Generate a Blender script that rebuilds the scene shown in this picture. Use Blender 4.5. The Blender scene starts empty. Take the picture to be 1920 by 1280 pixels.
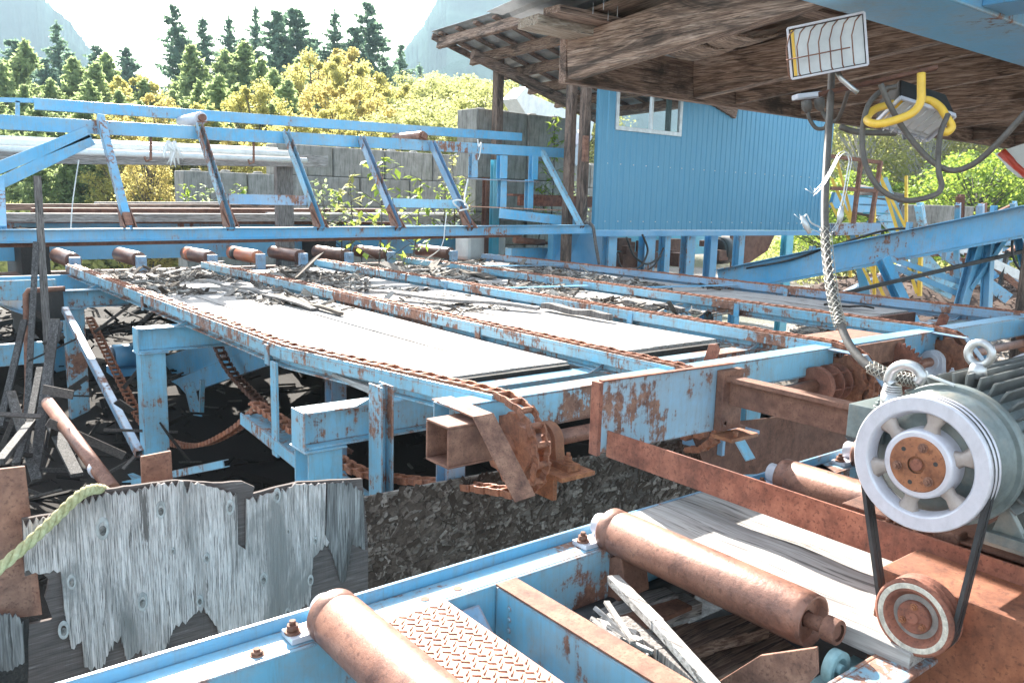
import bpy, bmesh, math, random
from mathutils import Vector, Matrix, noise
V = Vector
random.seed(7)
S = bpy.context.scene
COL = S.collection
R = math.radians
GZ = -3.25          # ground, metres below the eye (the eye is the world origin)

# ------------------------------------------------------------------ camera frame
# the steelwork is laid out on world axes: X runs along the cross tubes, Y along the chain rails
CR = V((.786, -.617, .027)); CD = V((-.082, -.147, -.986)); CF = V((.612, .773, -.166))
F = 1550.0
def ray(px, py): return CR*(px-960) + CD*(py-640) + CF*F
def onX(px, py, x): d = ray(px, py); return d*(x/d.x)
def onY(px, py, y): d = ray(px, py); return d*(y/d.y)
def onZ(px, py, z): d = ray(px, py); return d*(z/d.z)
def dep(px, py, t): return ray(px, py)*(t/F)

# ------------------------------------------------------------------ mesh builder
class MB:
    def __init__(s): s.v = []; s.f = []; s.sm = []
    def add(s, vs, fs, smooth=False):
        o = len(s.v); s.v += [V(p) for p in vs]
        for f in fs: s.f.append([i+o for i in f]); s.sm.append(smooth)
        return s
    def hexa(s, p): return s.add(p, [(0,3,2,1),(4,5,6,7),(0,1,5,4),(1,2,6,5),(2,3,7,6),(3,0,4,7)])
    def box(s, a, b):
        x0,x1 = sorted((a[0],b[0])); y0,y1 = sorted((a[1],b[1])); z0,z1 = sorted((a[2],b[2]))
        return s.hexa([(x0,y0,z0),(x1,y0,z0),(x1,y1,z0),(x0,y1,z0),(x0,y0,z1),(x1,y0,z1),(x1,y1,z1),(x0,y1,z1)])
    def frame(s, p, q, up=(0,0,1)):
        d = (V(q)-V(p)).normalized(); u = V(up)
        if abs(d.dot(u)) > .97: u = V((0,1,0)) if abs(d.y) < .9 else V((1,0,0))
        sd = d.cross(u).normalized(); u = sd.cross(d).normalized()
        return d, sd, u
    def bar(s, p, q, w, h, up=(0,0,1), off=(0,0)):      # w sideways, h along up
        p = V(p); q = V(q); d, sd, u = s.frame(p, q, up)
        o = sd*off[0]+u*off[1]
        c = [(-w/2,-h/2),(w/2,-h/2),(w/2,h/2),(-w/2,h/2)]
        return s.hexa([p+o+sd*a+u*b for a,b in c]+[q+o+sd*a+u*b for a,b in c])
    def chan(s, p, q, w, h, t=.012, up=(0,0,1), side=1):  # channel: web on one side, two flanges
        s.bar(p, q, t, h, up, (side*(w/2-t/2), 0))
        s.bar(p, q, w-t, t, up, (-side*t/2, h/2-t/2)); s.bar(p, q, w-t, t, up, (-side*t/2, -h/2+t/2)); return s
    def ibeam(s, p, q, w, h, t=.012, up=(0,0,1)):
        s.bar(p, q, w, t, up, (0, h/2-t/2)); s.bar(p, q, w, t, up, (0, -h/2+t/2)); s.bar(p, q, t, h-2*t, up); return s
    def hollow(s, p, q, w, h, t=.01, up=(0,0,1)):
        s.bar(p, q, w, t, up, (0, h/2-t/2)); s.bar(p, q, w, t, up, (0, -h/2+t/2))
        s.bar(p, q, t, h-2*t, up, (w/2-t/2, 0)); s.bar(p, q, t, h-2*t, up, (-w/2+t/2, 0)); return s
    def cyl(s, p, q, r, n=16, r2=None, caps=True):
        p = V(p); q = V(q); d, sd, u = s.frame(p, q); r2 = r if r2 is None else r2
        vs = []
        for c, rr in ((p, r), (q, r2)):
            for i in range(n):
                a = 2*math.pi*i/n; vs.append(c + sd*math.cos(a)*rr + u*math.sin(a)*rr)
        o = len(s.v); s.v += vs
        for i in range(n): s.f.append([o+i, o+(i+1)%n, o+n+(i+1)%n, o+n+i]); s.sm.append(True)
        if caps:
            s.f.append([o+i for i in range(n)][::-1]); s.sm.append(False)
            s.f.append([o+n+i for i in range(n)]); s.sm.append(False)
        return s
    def lathe(s, p, d, prof, n=32):                      # prof: (distance along d, radius)
        p = V(p); d = V(d).normalized(); _, sd, u = s.frame(p, p+d)
        o = len(s.v)
        for (t, r) in prof:
            for i in range(n):
                a = 2*math.pi*i/n; s.v.append(p+d*t+(sd*math.cos(a)+u*math.sin(a))*r)
        for k in range(len(prof)-1):
            for i in range(n):
                s.f.append([o+k*n+i, o+k*n+(i+1)%n, o+(k+1)*n+(i+1)%n, o+(k+1)*n+i]); s.sm.append(False if abs(prof[k][0]-prof[k+1][0])<1e-6 else True)
        return s
    def tube(s, pts, r, n=8, caps=True):
        pts = [V(p) for p in pts]; o = len(s.v); pu = None
        for k, p in enumerate(pts):
            d = (pts[min(k+1,len(pts)-1)]-pts[max(k-1,0)]).normalized()
            if pu is None: _, sd, u = s.frame(p, p+d)
            else:
                u = (pu - d*pu.dot(d)).normalized(); sd = d.cross(u)
            pu = u; rr = r[k] if isinstance(r, (list,tuple)) else r
            for i in range(n):
                a = 2*math.pi*i/n; s.v.append(p+(sd*math.cos(a)+u*math.sin(a))*rr)
        for k in range(len(pts)-1):
            for i in range(n): s.f.append([o+k*n+i, o+k*n+(i+1)%n, o+(k+1)*n+(i+1)%n, o+(k+1)*n+i]); s.sm.append(True)
        if caps:
            s.f.append([o+i for i in range(n)][::-1]); s.sm.append(False)
            s.f.append([o+(len(pts)-1)*n+i for i in range(n)]); s.sm.append(False)
        return s
    def prism(s, pts, ext):                              # planar outline pushed along ext
        n = len(pts); e = V(ext); vs = [V(p) for p in pts]; vs += [p+e for p in vs]
        return s.add(vs, [list(range(n))[::-1], list(range(n,2*n))]+[[i,(i+1)%n,n+(i+1)%n,n+i] for i in range(n)])
    def bolt(s, c, d, r=.014, h=.012):
        c = V(c); d = V(d).normalized(); s.cyl(c, c+d*h*.3, r*1.35, 12); s.cyl(c+d*h*.3, c+d*h, r, 6); s.cyl(c+d*h, c+d*h*1.5, r*.55, 8); return s

def smooth_path(pts, k=6):                               # Catmull-Rom
    pts = [V(p) for p in pts]; P = [pts[0]*2-pts[1]]+pts+[pts[-1]*2-pts[-2]]; out = []
    for i in range(1, len(P)-2):
        a,b,c,d = P[i-1:i+3]
        for j in range(k):
            t = j/k; out.append(.5*((2*b)+(c-a)*t+(2*a-5*b+4*c-d)*t*t+(3*b-a-3*c+d)*t**3))
    out.append(pts[-1]); return out

def tag(o, label=None, cat=None, group=None, kind=None):
    if label: o['label'] = label
    if cat: o['category'] = cat
    if group: o['group'] = group
    if kind: o['kind'] = kind
    return o
def thing(name, label, cat, loc, group=None):
    o = bpy.data.objects.new(name, None); COL.objects.link(o); o.empty_display_size = .1
    o.location = V(loc); tag(o, label, cat, group); return o
def wloc(o):
    l = V(o.location)
    while o.parent: o = o.parent; l += V(o.location)
    return l
def ob(name, mb, mat, parent=None, bevel=0, label=None, cat=None, group=None, kind=None):
    me = bpy.data.meshes.new(name)
    if parent is None:
        xs = [v.x for v in mb.v]; ys = [v.y for v in mb.v]; zs = [v.z for v in mb.v]
        org = V(((min(xs)+max(xs))/2, (min(ys)+max(ys))/2, min(zs))); loc = org
    else:
        base = wloc(parent); org = base; loc = V((0,0,0))
    me.from_pydata([v-org for v in mb.v], [], mb.f)
    me.polygons.foreach_set('use_smooth', mb.sm)
    bm = bmesh.new(); bm.from_mesh(me); bmesh.ops.recalc_face_normals(bm, faces=bm.faces); bm.to_mesh(me); bm.free()
    me.materials.append(mat)
    o = bpy.data.objects.new(name, me); COL.objects.link(o); o.parent = parent; o.location = loc
    if bevel:
        m = o.modifiers.new('bevel', 'BEVEL'); m.width = bevel; m.segments = 2; m.limit_method = 'ANGLE'; m.angle_limit = R(40)
    return tag(o, label, cat, group, kind)
def kids(o): return [c for c in bpy.data.objects if c.parent == o]
def dup(o, loc=None, rz=None, sc=None, label=None, parent=None, group=None):
    c = o.copy(); COL.objects.link(c)
    if parent: c.parent = parent
    for ch in kids(o): dup(ch, parent=c)
    if loc is not None: c.location = loc
    if rz is not None: c.rotation_euler.z = rz
    if sc is not None: c.scale = (sc,)*3 if not isinstance(sc, tuple) else sc
    if label: c['label'] = label
    if group: c['group'] = group
    return c

# ------------------------------------------------------------------ materials
class NT:
    def __init__(s, name):
        s.m = bpy.data.materials.new(name); s.m.use_nodes = True; s.t = s.m.node_tree; s.t.nodes.clear()
        s.out = s.n('ShaderNodeOutputMaterial'); s.b = s.n('ShaderNodeBsdfPrincipled'); s.l(s.b.outputs[0], s.out.inputs[0])
        s.tc = s.n('ShaderNodeTexCoord').outputs['Object']; 
    def n(s, typ, **kw):
        n = s.t.nodes.new(typ)
        for k, v in kw.items(): setattr(n, k, v)
        return n
    def l(s, a, b): s.t.links.new(a, b)
    def mp(s, sc, rot=(0,0,0), src=None):
        n = s.n('ShaderNodeMapping'); n.inputs['Scale'].default_value = sc; n.inputs['Rotation'].default_value = rot
        s.l(src or s.tc, n.inputs[0]); return n.outputs[0]
    def noise(s, scale, detail=5, rough=.6, vec=None, dist=0):
        n = s.n('ShaderNodeTexNoise'); n.inputs['Scale'].default_value = scale; n.inputs['Detail'].default_value = detail
        n.inputs['Roughness'].default_value = rough; n.inputs['Distortion'].default_value = dist
        s.l(vec or s.tc, n.inputs['Vector']); return n.outputs[0]
    def vor(s, scale, vec=None, feature='F1', out='Distance', rnd=1):
        n = s.n('ShaderNodeTexVoronoi', feature=feature); n.inputs['Scale'].default_value = scale; n.inputs['Randomness'].default_value = rnd
        s.l(vec or s.tc, n.inputs['Vector']); return n.outputs[out]
    def ramp(s, fac, stops, interp='LINEAR'):
        n = s.n('ShaderNodeValToRGB'); cr = n.color_ramp; cr.interpolation = interp
        while len(cr.elements) < len(stops): cr.elements.new(.5)
        for e, (p, c) in zip(cr.elements, stops):
            e.position = p; e.color = (c,c,c,1) if not isinstance(c, tuple) else (*c, 1)
        s.l(fac, n.inputs[0]); return n.outputs[0]
    def mix(s, fac, a, b, mode='MIX'):
        n = s.n('ShaderNodeMix', data_type='RGBA', blend_type=mode)
        for sock, v in ((n.inputs[0], fac), (n.inputs[6], a), (n.inputs[7], b)):
            if isinstance(v, (int, float)): sock.default_value = v if sock == n.inputs[0] else (v,v,v,1)
            elif isinstance(v, tuple): sock.default_value = (*v, 1)
            else: s.l(v, sock)
        return n.outputs[2]
    def math(s, op, a, b=0.):
        n = s.n('ShaderNodeMath', operation=op)
        for sock, v in ((n.inputs[0], a), (n.inputs[1], b)):
            if isinstance(v, (int, float)): sock.default_value = v
            else: s.l(v, sock)
        return n.outputs[0]
    def bump(s, h, strength=.3, dist=.01, prev=None):
        n = s.n('ShaderNodeBump'); n.inputs['Strength'].default_value = strength; n.inputs['Distance'].default_value = dist
        s.l(h, n.inputs['Height']); 
        if prev: s.l(prev, n.inputs['Normal'])
        return n.outputs[0]
    def fin(s, col=None, rough=None, normal=None, metal=None, spec=None):
        b = s.b
        for k, v in (('Base Color', col), ('Roughness', rough), ('Normal', normal), ('Metallic', metal), ('Specular IOR Level', spec)):
            if v is None: continue
            if isinstance(v, (int, float)): b.inputs[k].default_value = v
            elif isinstance(v, tuple): b.inputs[k].default_value = (*v, 1)
            else: s.l(v, b.inputs[k])
        return s.m
RUST_D = (.085,.036,.025); RUST_M = (.225,.105,.068); RUST_L = (.36,.185,.12)
def rustcol(t, sc=1.):
    a = t.noise(14*sc, 8, .7); c = t.ramp(a, [(.3, RUST_D), (.48, RUST_M), (.66, RUST_L)])
    sp = t.noise(120*sc, 3, .6); c = t.mix(t.ramp(sp, [(.56, 0.), (.64, .65)]), c, RUST_D)
    return c
def m_paint(name, base, rust=.5, seed=0., edge=True, rough=.30):
    t = NT(name); src = t.n('ShaderNodeVectorMath', operation='ADD'); src.inputs[1].default_value = (seed*3.1, seed*1.7, seed)
    t.l(t.tc, src.inputs[0]); t.tc = src.outputs[0]
    big = t.noise(1.3, 3, .5)
    chips = t.noise(9, 9, .72); streak = t.noise(3.5, 6, .7, vec=t.mp((9, 9, .8)))
    # rust where large patches, small chips and streaks agree
    v = t.math('ADD', t.math('MULTIPLY', big, .55), t.math('ADD', t.math('MULTIPLY', chips, .6), t.math('MULTIPLY', streak, .32)))
    if edge:
        bv = t.n('ShaderNodeBevel', samples=3); bv.inputs['Radius'].default_value = .012
        g = t.n('ShaderNodeNewGeometry'); dt = t.n('ShaderNodeVectorMath', operation='DOT_PRODUCT')
        t.l(bv.outputs[0], dt.inputs[0]); t.l(g.outputs['Normal'], dt.inputs[1])
        e = t.math('MULTIPLY', t.math('SUBTRACT', 1., dt.outputs['Value']), .6)
        v = t.math('ADD', v, e)
    th = 1.02 - rust*.32
    mask = t.ramp(v, [(max(0,(th-.025)/1.6), 0.), (min(1,(th+.02)/1.6), 1.)]); 
    # ramp positions are clamped to 0..1, so scale the sum first
    sc = t.math('DIVIDE', v, 1.6); t.l(sc, mask.node.inputs[0])
    var = t.noise(2.2, 4, .6); fade = t.noise(30, 5, .7)
    b = V(base)
    c = t.mix(t.ramp(var, [(.3, 0.), (.7, 1.)]), tuple(b*.82), tuple(b*.9+V((.06,.05,.04))))
    c = t.mix(t.ramp(fade, [(.5, 0.), (.75, .35)]), c, tuple(b*.6+V((.14,.13,.12))))
    stain = t.ramp(sc, [(max(0,(th-.17)/1.6), 0.), (th/1.6, .5)])
    c = t.mix(stain, c, (.30,.22,.15))
    scuff = t.ramp(t.noise(7, 7, .75, vec=t.mp((2, 2, 9))), [(.60, 0.), (.68, .3)]); c = t.mix(scuff, c, (.36,.46,.54))
    drip = t.ramp(t.noise(5, 6, .7, vec=t.mp((14, 14, 1.1))), [(.52, 0.), (.72, .45)]); c = t.mix(drip, c, (.17,.15,.12)); sun_ = t.ramp(t.noise(.9, 5, .65), [(.42, 0.), (.66, .55)]); c = t.mix(sun_, c, tuple(b*.55+V((.22,.24,.24))))
    c = t.mix(mask, c, rustcol(t))
    h = t.math('SUBTRACT', t.math('MULTIPLY', t.noise(60, 4), .3), t.math('MULTIPLY', mask, .6))
    ro = t.ramp(mask, [(0, rough), (1, .85)])
    return t.fin(c, ro, t.bump(h, .5, .002), 0., .75)
def m_rust(name, tint=(1,1,1), sc=1., rough=.8, blue=0.):
    t = NT(name); c = rustcol(t, sc); c = t.mix(1., c, tint, 'MULTIPLY')
    patch = t.ramp(t.noise(2.5, 5), [(.35, 0.), (.7, .5)]); c = t.mix(patch, c, tuple(V(RUST_M)*.75+V((.05,.04,.04))))
    st = t.ramp(t.noise(4, 6, .7, vec=t.mp((10, 10, 1))), [(.55, 0.), (.75, .45)]); c = t.mix(st, c, (.07,.04,.03))
    if blue:
        k = t.ramp(t.noise(7, 8, .75), [(.62-blue*.2, 0.), (.65-blue*.2, 1.)]); c = t.mix(k, c, BLUE)
    return t.fin(c, rough, t.bump(t.noise(90*sc, 6, .7), .55, .003), .15)
def m_wood(name, axis, dark, mid, light, stain=.4, scale=1., rough=.85, stc=(.03,.022,.018), bump=.6):
    t = NT(name); st = [14*scale]*3; st['XYZ'.index(axis)] = .7*scale
    g = t.noise(5, 8, .65, vec=t.mp(tuple(st)), dist=.6)
    fine = t.noise(14, 4, .6, vec=t.mp(tuple(st)))
    c = t.ramp(g, [(.3, dark), (.5, mid), (.68, light)])
    c = t.mix(t.ramp(fine, [(.46, 0.), (.60, .8)]), c, dark)
    crack = t.ramp(t.noise(9, 4, .55, vec=t.mp(tuple(a*.8 for a in st)), dist=.3), [(.60, 0.), (.635, .8)]); c = t.mix(crack, c, tuple(V(dark)*.35))
    s2 = [2.4]*3; s2['XYZ'.index(axis)] = .6
    sm = t.ramp(t.noise(1.6, 7, .7, vec=t.mp(tuple(s2)), dist=1.2), [(.60-stain*.25, 0.), (.74-stain*.25, .85)])
    c = t.mix(sm, c, stc)
    kn = t.vor(1., vec=t.mp(tuple(3.2 if a > 5 else 1.1 for a in st))); c = t.mix(t.ramp(kn, [(.07, .85), (.12, 0.)]), c, tuple(V(dark)*.5))
    h = t.math('SUBTRACT', g, crack)
    return t.fin(c, rough, t.bump(h, bump, .006))
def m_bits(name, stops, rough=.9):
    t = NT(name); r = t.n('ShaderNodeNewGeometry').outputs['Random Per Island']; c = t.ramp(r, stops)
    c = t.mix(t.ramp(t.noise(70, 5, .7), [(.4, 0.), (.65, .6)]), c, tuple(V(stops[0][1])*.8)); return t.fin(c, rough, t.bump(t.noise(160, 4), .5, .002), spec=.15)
def m_plain(name, col, rough=.6, metal=0., nz=12, amp=.25, bump=.15, spec=None):
    t = NT(name); a = t.noise(nz, 7, .7); c = t.mix(t.ramp(a, [(.3, 0.), (.7, 1.)]), tuple(V(col)*(1-amp)), tuple(V(col)*(1+amp)))
    d = t.noise(nz*.3, 5, .7, vec=t.mp((3,3,1))); c = t.mix(t.ramp(d, [(.5, 0.), (.75, amp*1.6)]), c, (.10,.085,.07))
    return t.fin(c, rough, t.bump(t.noise(nz*6, 5), bump, .002), metal, spec)
def m_leaf(name, c1, c2, c3, trans=.5):
    t = NT(name); g = t.n('ShaderNodeNewGeometry'); r = g.outputs['Random Per Island']
    oi = t.n('ShaderNodeObjectInfo').outputs['Random']
    c = t.ramp(r, [(0., c1), (.5, c2), (1., c3)]); c = t.mix(t.math('MULTIPLY', oi, .45), c, c1)
    t.fin(c, .55, spec=.3)
    tr = t.n('ShaderNodeBsdfTranslucent'); t.l(t.mix(.5, c, tuple(V(c3)*1.3)), tr.inputs[0])
    ms = t.n('ShaderNodeMixShader'); ms.inputs[0].default_value = trans
    t.l(t.b.outputs[0], ms.inputs[1]); t.l(tr.outputs[0], ms.inputs[2]); t.l(ms.outputs[0], t.out.inputs[0]); return t.m

BLUE = (.085,.42,.70)
M = {}
M['blue'] = m_paint('blue_paint', BLUE, .50)
M['blue_rusty'] = m_paint('blue_paint_rusty', (.15,.50,.73), .72, 2.)
M['blue_clean'] = m_paint('blue_paint_clean', (.06,.33,.60), .10, 5., edge=False)
M['blue_far'] = m_paint('blue_paint_far', (.055,.38,.66), .52, 9., edge=False)
M['light_blue'] = m_paint('light_blue_paint', (.18,.54,.77), .62, 3.)
M['teal'] = m_paint('teal_paint', (.07,.45,.60), .15, 4., edge=False)
M['rail'] = m_paint('worn_rail_paint', (.20,.55,.75), .76, 6.)
M['rust'] = m_rust('rusty_steel')
M['rust_red'] = m_rust('rusty_red_steel', (1.15,.85,.8), .8)
M['rust_orange'] = m_rust('orange_rust_steel', (1.5,1.2,.8), .7)
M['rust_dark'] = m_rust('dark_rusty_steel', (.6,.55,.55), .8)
M['rust_chain'] = m_rust('rusty_chain_steel', (1.5,1.2,.95), 1.6, .6)
M['roller'] = m_rust('worn_roller_steel', (1.15,1.12,1.15), .5, .42)
M['roller_dark'] = m_rust('dark_polished_roller_steel', (.62,.55,.55), .5, .34)
M['rust_blue'] = m_paint('rust_over_blue_paint', (.16,.38,.62), .68, 7.)
M['wood_roof_y'] = m_wood('weathered_roof_lumber', 'Y', (.13,.075,.052), (.37,.245,.18), (.56,.42,.335), .5, .8)  # lumber lightened and warmed to carry sun bounced up under the roof
M['wood_roof_x'] = m_wood('weathered_roof_lumber_crosswise', 'X', (.11,.062,.045), (.30,.195,.145), (.46,.335,.265), .5, .8)  # same bounced sun worked into the crosswise lumber colour
M['wood_post'] = m_wood('weathered_post_lumber', 'Z', (.09,.055,.04), (.20,.135,.105), (.32,.24,.19), .5)
M['grey_x'] = m_wood('grey_weathered_lumber_x', 'X', (.17,.15,.14), (.34,.31,.29), (.50,.47,.44), .1)
M['grey_y'] = m_wood('grey_weathered_lumber_y', 'Y', (.20,.18,.165), (.40,.37,.345), (.56,.53,.50), .08, .8)
M['grey_z'] = m_wood('grey_weathered_lumber_z', 'Z', (.08,.07,.065), (.19,.17,.16), (.32,.295,.275), .3)
M['board'] = m_wood('pale_deck_board', 'Y', (.24,.215,.20), (.37,.345,.325), (.47,.445,.42), .28, .6, .8, (.16,.13,.11), .35)
M['dark_wood'] = m_wood('shade_dark_wood', 'Y', (.012,.010,.009), (.028,.022,.019), (.06,.048,.042), .5)  # wood colour darkened to stand in for shade below the deck
M['rubber'] = m_plain('black_rubber', (.028,.028,.03), .55, 0, 20, .3)
M['cable'] = m_plain('dusty_black_cable', (.10,.088,.078), .6, 0, 30, .35)
M['yellow'] = m_plain('yellow_paint', (.80,.50,.06), .4, 0, 9, .15)
M['white'] = m_plain('white_paint', (.72,.72,.70), .5, 0, 8, .12)
M['steel'] = m_plain('bare_steel', (.50,.50,.50), .35, .8, 15, .2)
M['galv'] = m_plain('galvanised_metal', (.50,.52,.53), .45, .6, 8, .2)
M['lgrey'] = m_plain('grey_painted_iron', (.55,.55,.60), .4, .1, 18, .12)
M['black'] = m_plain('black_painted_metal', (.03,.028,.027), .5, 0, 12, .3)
M['leaf_g'] = m_leaf('young_conifer_needles', (.14,.21,.10), (.24,.33,.13), (.38,.44,.20), .65)
M['leaf_d'] = m_leaf('dark_conifer_needles', (.09,.16,.12), (.14,.22,.15), (.21,.31,.20), .6)  # needle colours paled to stand in for backlit haze
M['leaf_y'] = m_leaf('yellow_autumn_leaves', (.215,.233,.054), (.430,.385,.108), (.557,.503,.179), .65)
M['leaf_o'] = m_leaf('orange_autumn_leaves', (.269,.215,.063), (.467,.377,.116), (.557,.484,.179), .65)
M['leaf_yg'] = m_leaf('yellow_green_leaves', (.170,.206,.063), (.340,.359,.116), (.493,.484,.198), .65)
M['leaf_fresh'] = m_leaf('fresh_green_leaves', (.06,.14,.02), (.16,.28,.04), (.40,.48,.08), .5)
M['bark'] = m_wood('tree_bark', 'Z', (.05,.04,.035), (.11,.09,.075), (.2,.17,.15), .3)
M['birch'] = m_wood('pale_birch_bark', 'X', (.30,.27,.24), (.5,.48,.45), (.62,.60,.57), .2)
# ------------------------------------------------------------------ world, sun, camera
SUN_AZ, SUN_EL = R(16), R(31.5)          # azimuth from +Y towards +X
w = bpy.data.worlds.new('World'); S.world = w; w.use_nodes = True
nt = w.node_tree; nt.nodes.clear()
so = nt.nodes.new('ShaderNodeOutputWorld'); bg = nt.nodes.new('ShaderNodeBackground'); sky = nt.nodes.new('ShaderNodeTexSky')
sky.sky_type = 'NISHITA'; sky.sun_disc = False; sky.sun_elevation = SUN_EL; sky.sun_rotation = SUN_AZ
sky.air_density = 1.3; sky.dust_density = 2.5; sky.ozone_density = 1.5; sky.altitude = 200
bg.inputs[1].default_value = .09
hs = nt.nodes.new('ShaderNodeHueSaturation'); hs.inputs['Saturation'].default_value = .55; nt.links.new(sky.outputs[0], hs.inputs['Color']); nt.links.new(hs.outputs[0], bg.inputs[0]); nt.links.new(bg.outputs[0], so.inputs[0])
sd = bpy.data.lights.new('sun', 'SUN'); sd.energy = 5; sd.angle = R(.5); sd.color = (1, .95, .86)
sun = bpy.data.objects.new('sun', sd); COL.objects.link(sun)
ds = V((math.sin(SUN_AZ)*math.cos(SUN_EL), math.cos(SUN_AZ)*math.cos(SUN_EL), math.sin(SUN_EL)))
sun.rotation_euler = ds.to_track_quat('Z', 'Y').to_euler()
cd = bpy.data.cameras.new('camera'); cam = bpy.data.objects.new('camera', cd); COL.objects.link(cam)
cd.sensor_width = 36; cd.lens = F/1920*36; cd.clip_start = .05; cd.clip_end = 8000
rt = CR.normalized(); fw = (CF - rt*CF.dot(rt)).normalized(); upv = rt.cross(fw)
mm = Matrix.Identity(4)
for i in range(3): mm[i][0] = rt[i]; mm[i][1] = upv[i]; mm[i][2] = -fw[i]
cam.matrix_world = mm; S.camera = cam
S.view_settings.view_transform = 'Standard'; S.view_settings.look = 'None'; S.view_settings.gamma = 1
S.view_settings.exposure = 2.4
S.cycles.max_bounces = 6; S.cycles.volume_bounces = 1; S.cycles.transparent_max_bounces = 8
S.cycles.use_adaptive_sampling = True; S.cycles.use_denoising = True

# ------------------------------------------------------------------ terrain
def m_ground():
    t = NT('gravel_ground'); a = t.noise(.25, 6, .6); b = t.noise(6, 8, .75); v = t.vor(16)
    c = t.ramp(b, [(.3, (.09,.08,.07)), (.5, (.20,.18,.165)), (.7, (.34,.32,.30))])
    c = t.mix(t.ramp(v, [(.1, .5), (.45, 0.)]), c, (.30,.29,.27))
    c = t.mix(t.ramp(a, [(.45, 0.), (.62, .7)]), c, (.11,.075,.05))
    mk = t.ramp(t.noise(.05, 3), [(.55, 0.), (.62, .8)]); c = t.mix(mk, c, (.08,.10,.04))
    return t.fin(c, .95, t.bump(t.math('ADD', b, v), .8, .04))
mb = MB(); nx, ny = 90, 90
def ghz(x, y):
    d = math.hypot(x, y); z = GZ
    if d > 45: z += min(1., (d-45)/70)*1.55
    z += (noise.noise(V((x*.05, y*.05, 3)))*.35 if d > 25 else 0)
    if d > 140: z += (d-140)*.01
    # a bank rises at the far right, behind the stair and conveyor
    k = max(0, min(1, (x-46)/30))*max(0, min(1, (60-y)/30)); z += k*5
    return z
def gr(i, n): u = i/n*2-1; return math.copysign(abs(u)**2.6*2600+abs(u)*40, u)
vs = [(gr(i,nx), gr(j,ny), 0) for j in range(ny+1) for i in range(nx+1)]
vs = [(x, y, ghz(x, y)) for x, y, _ in vs]
mb.add(vs, [(j*(nx+1)+i, j*(nx+1)+i+1, (j+1)*(nx+1)+i+1, (j+1)*(nx+1)+i) for j in range(ny) for i in range(nx)], True)
ob('ground', mb, m_ground(), kind='structure')
# forested mountainsides, left and right of a valley
def m_hill():
    t = NT('forested_hillside'); a = t.noise(.02, 8, .7); c = t.ramp(a, [(.35, (.03,.07,.06)), (.65, (.06,.11,.09))])
    return t.fin(c, .95, t.bump(t.noise(.08, 8, .8), 1., 6.), 0., 0.)
def hill(pts, dist, seed, back=500):
    mb = MB(); top = []
    for k in range(len(pts)-1):
        for j in range(40):
            t = j/40; top.append((pts[k][0]*(1-t)+pts[k+1][0]*t, pts[k][1]*(1-t)+pts[k+1][1]*t))
    top.append(pts[-1]); n = len(top); rows = 12; vs = []
    for r in range(rows+1):
        for k, (px, py) in enumerate(top):
            d = ray(px, py); h = V((d.x, d.y)); T = V((d.x, d.y, d.z))*(dist/h.length)
            u = r/rows
            e = V((T.x, T.y))*(1-.55*(1-u)); z = GZ + (T.z-GZ)*u**1.3
            z += (noise.fractal(V((e.x*.008, e.y*.008, seed)), .8, 2., 5)*26 + noise.noise(V((k*1.7, r*3., seed)))*5*u)*min(1, u*2)
            vs.append((e.x, e.y, z))
    for k, (px, py) in enumerate(top):
        p = V(vs[rows*n+k]); h = V((p.x, p.y)).normalized(); vs.append((p.x+h.x*back, p.y+h.y*back, GZ))
    mb.add(vs, [(r*n+k, r*n+k+1, (r+1)*n+k+1, (r+1)*n+k) for r in range(rows+1) for k in range(n-1)], True)
    ob('hill', mb, M_HILL, kind='structure')
M_HILL = m_hill()
hill([(-1500,-60),(-500,-40),(-60,-30),(60,-10),(130,30),(190,110),(260,190),(420,290),(600,335)], 850, 1.)
hill([(560,335),(690,210),(740,90),(800,10),(840,-40),(1200,-60),(1900,-40),(2900,60),(3600,150)], 800, 5.)

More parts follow.
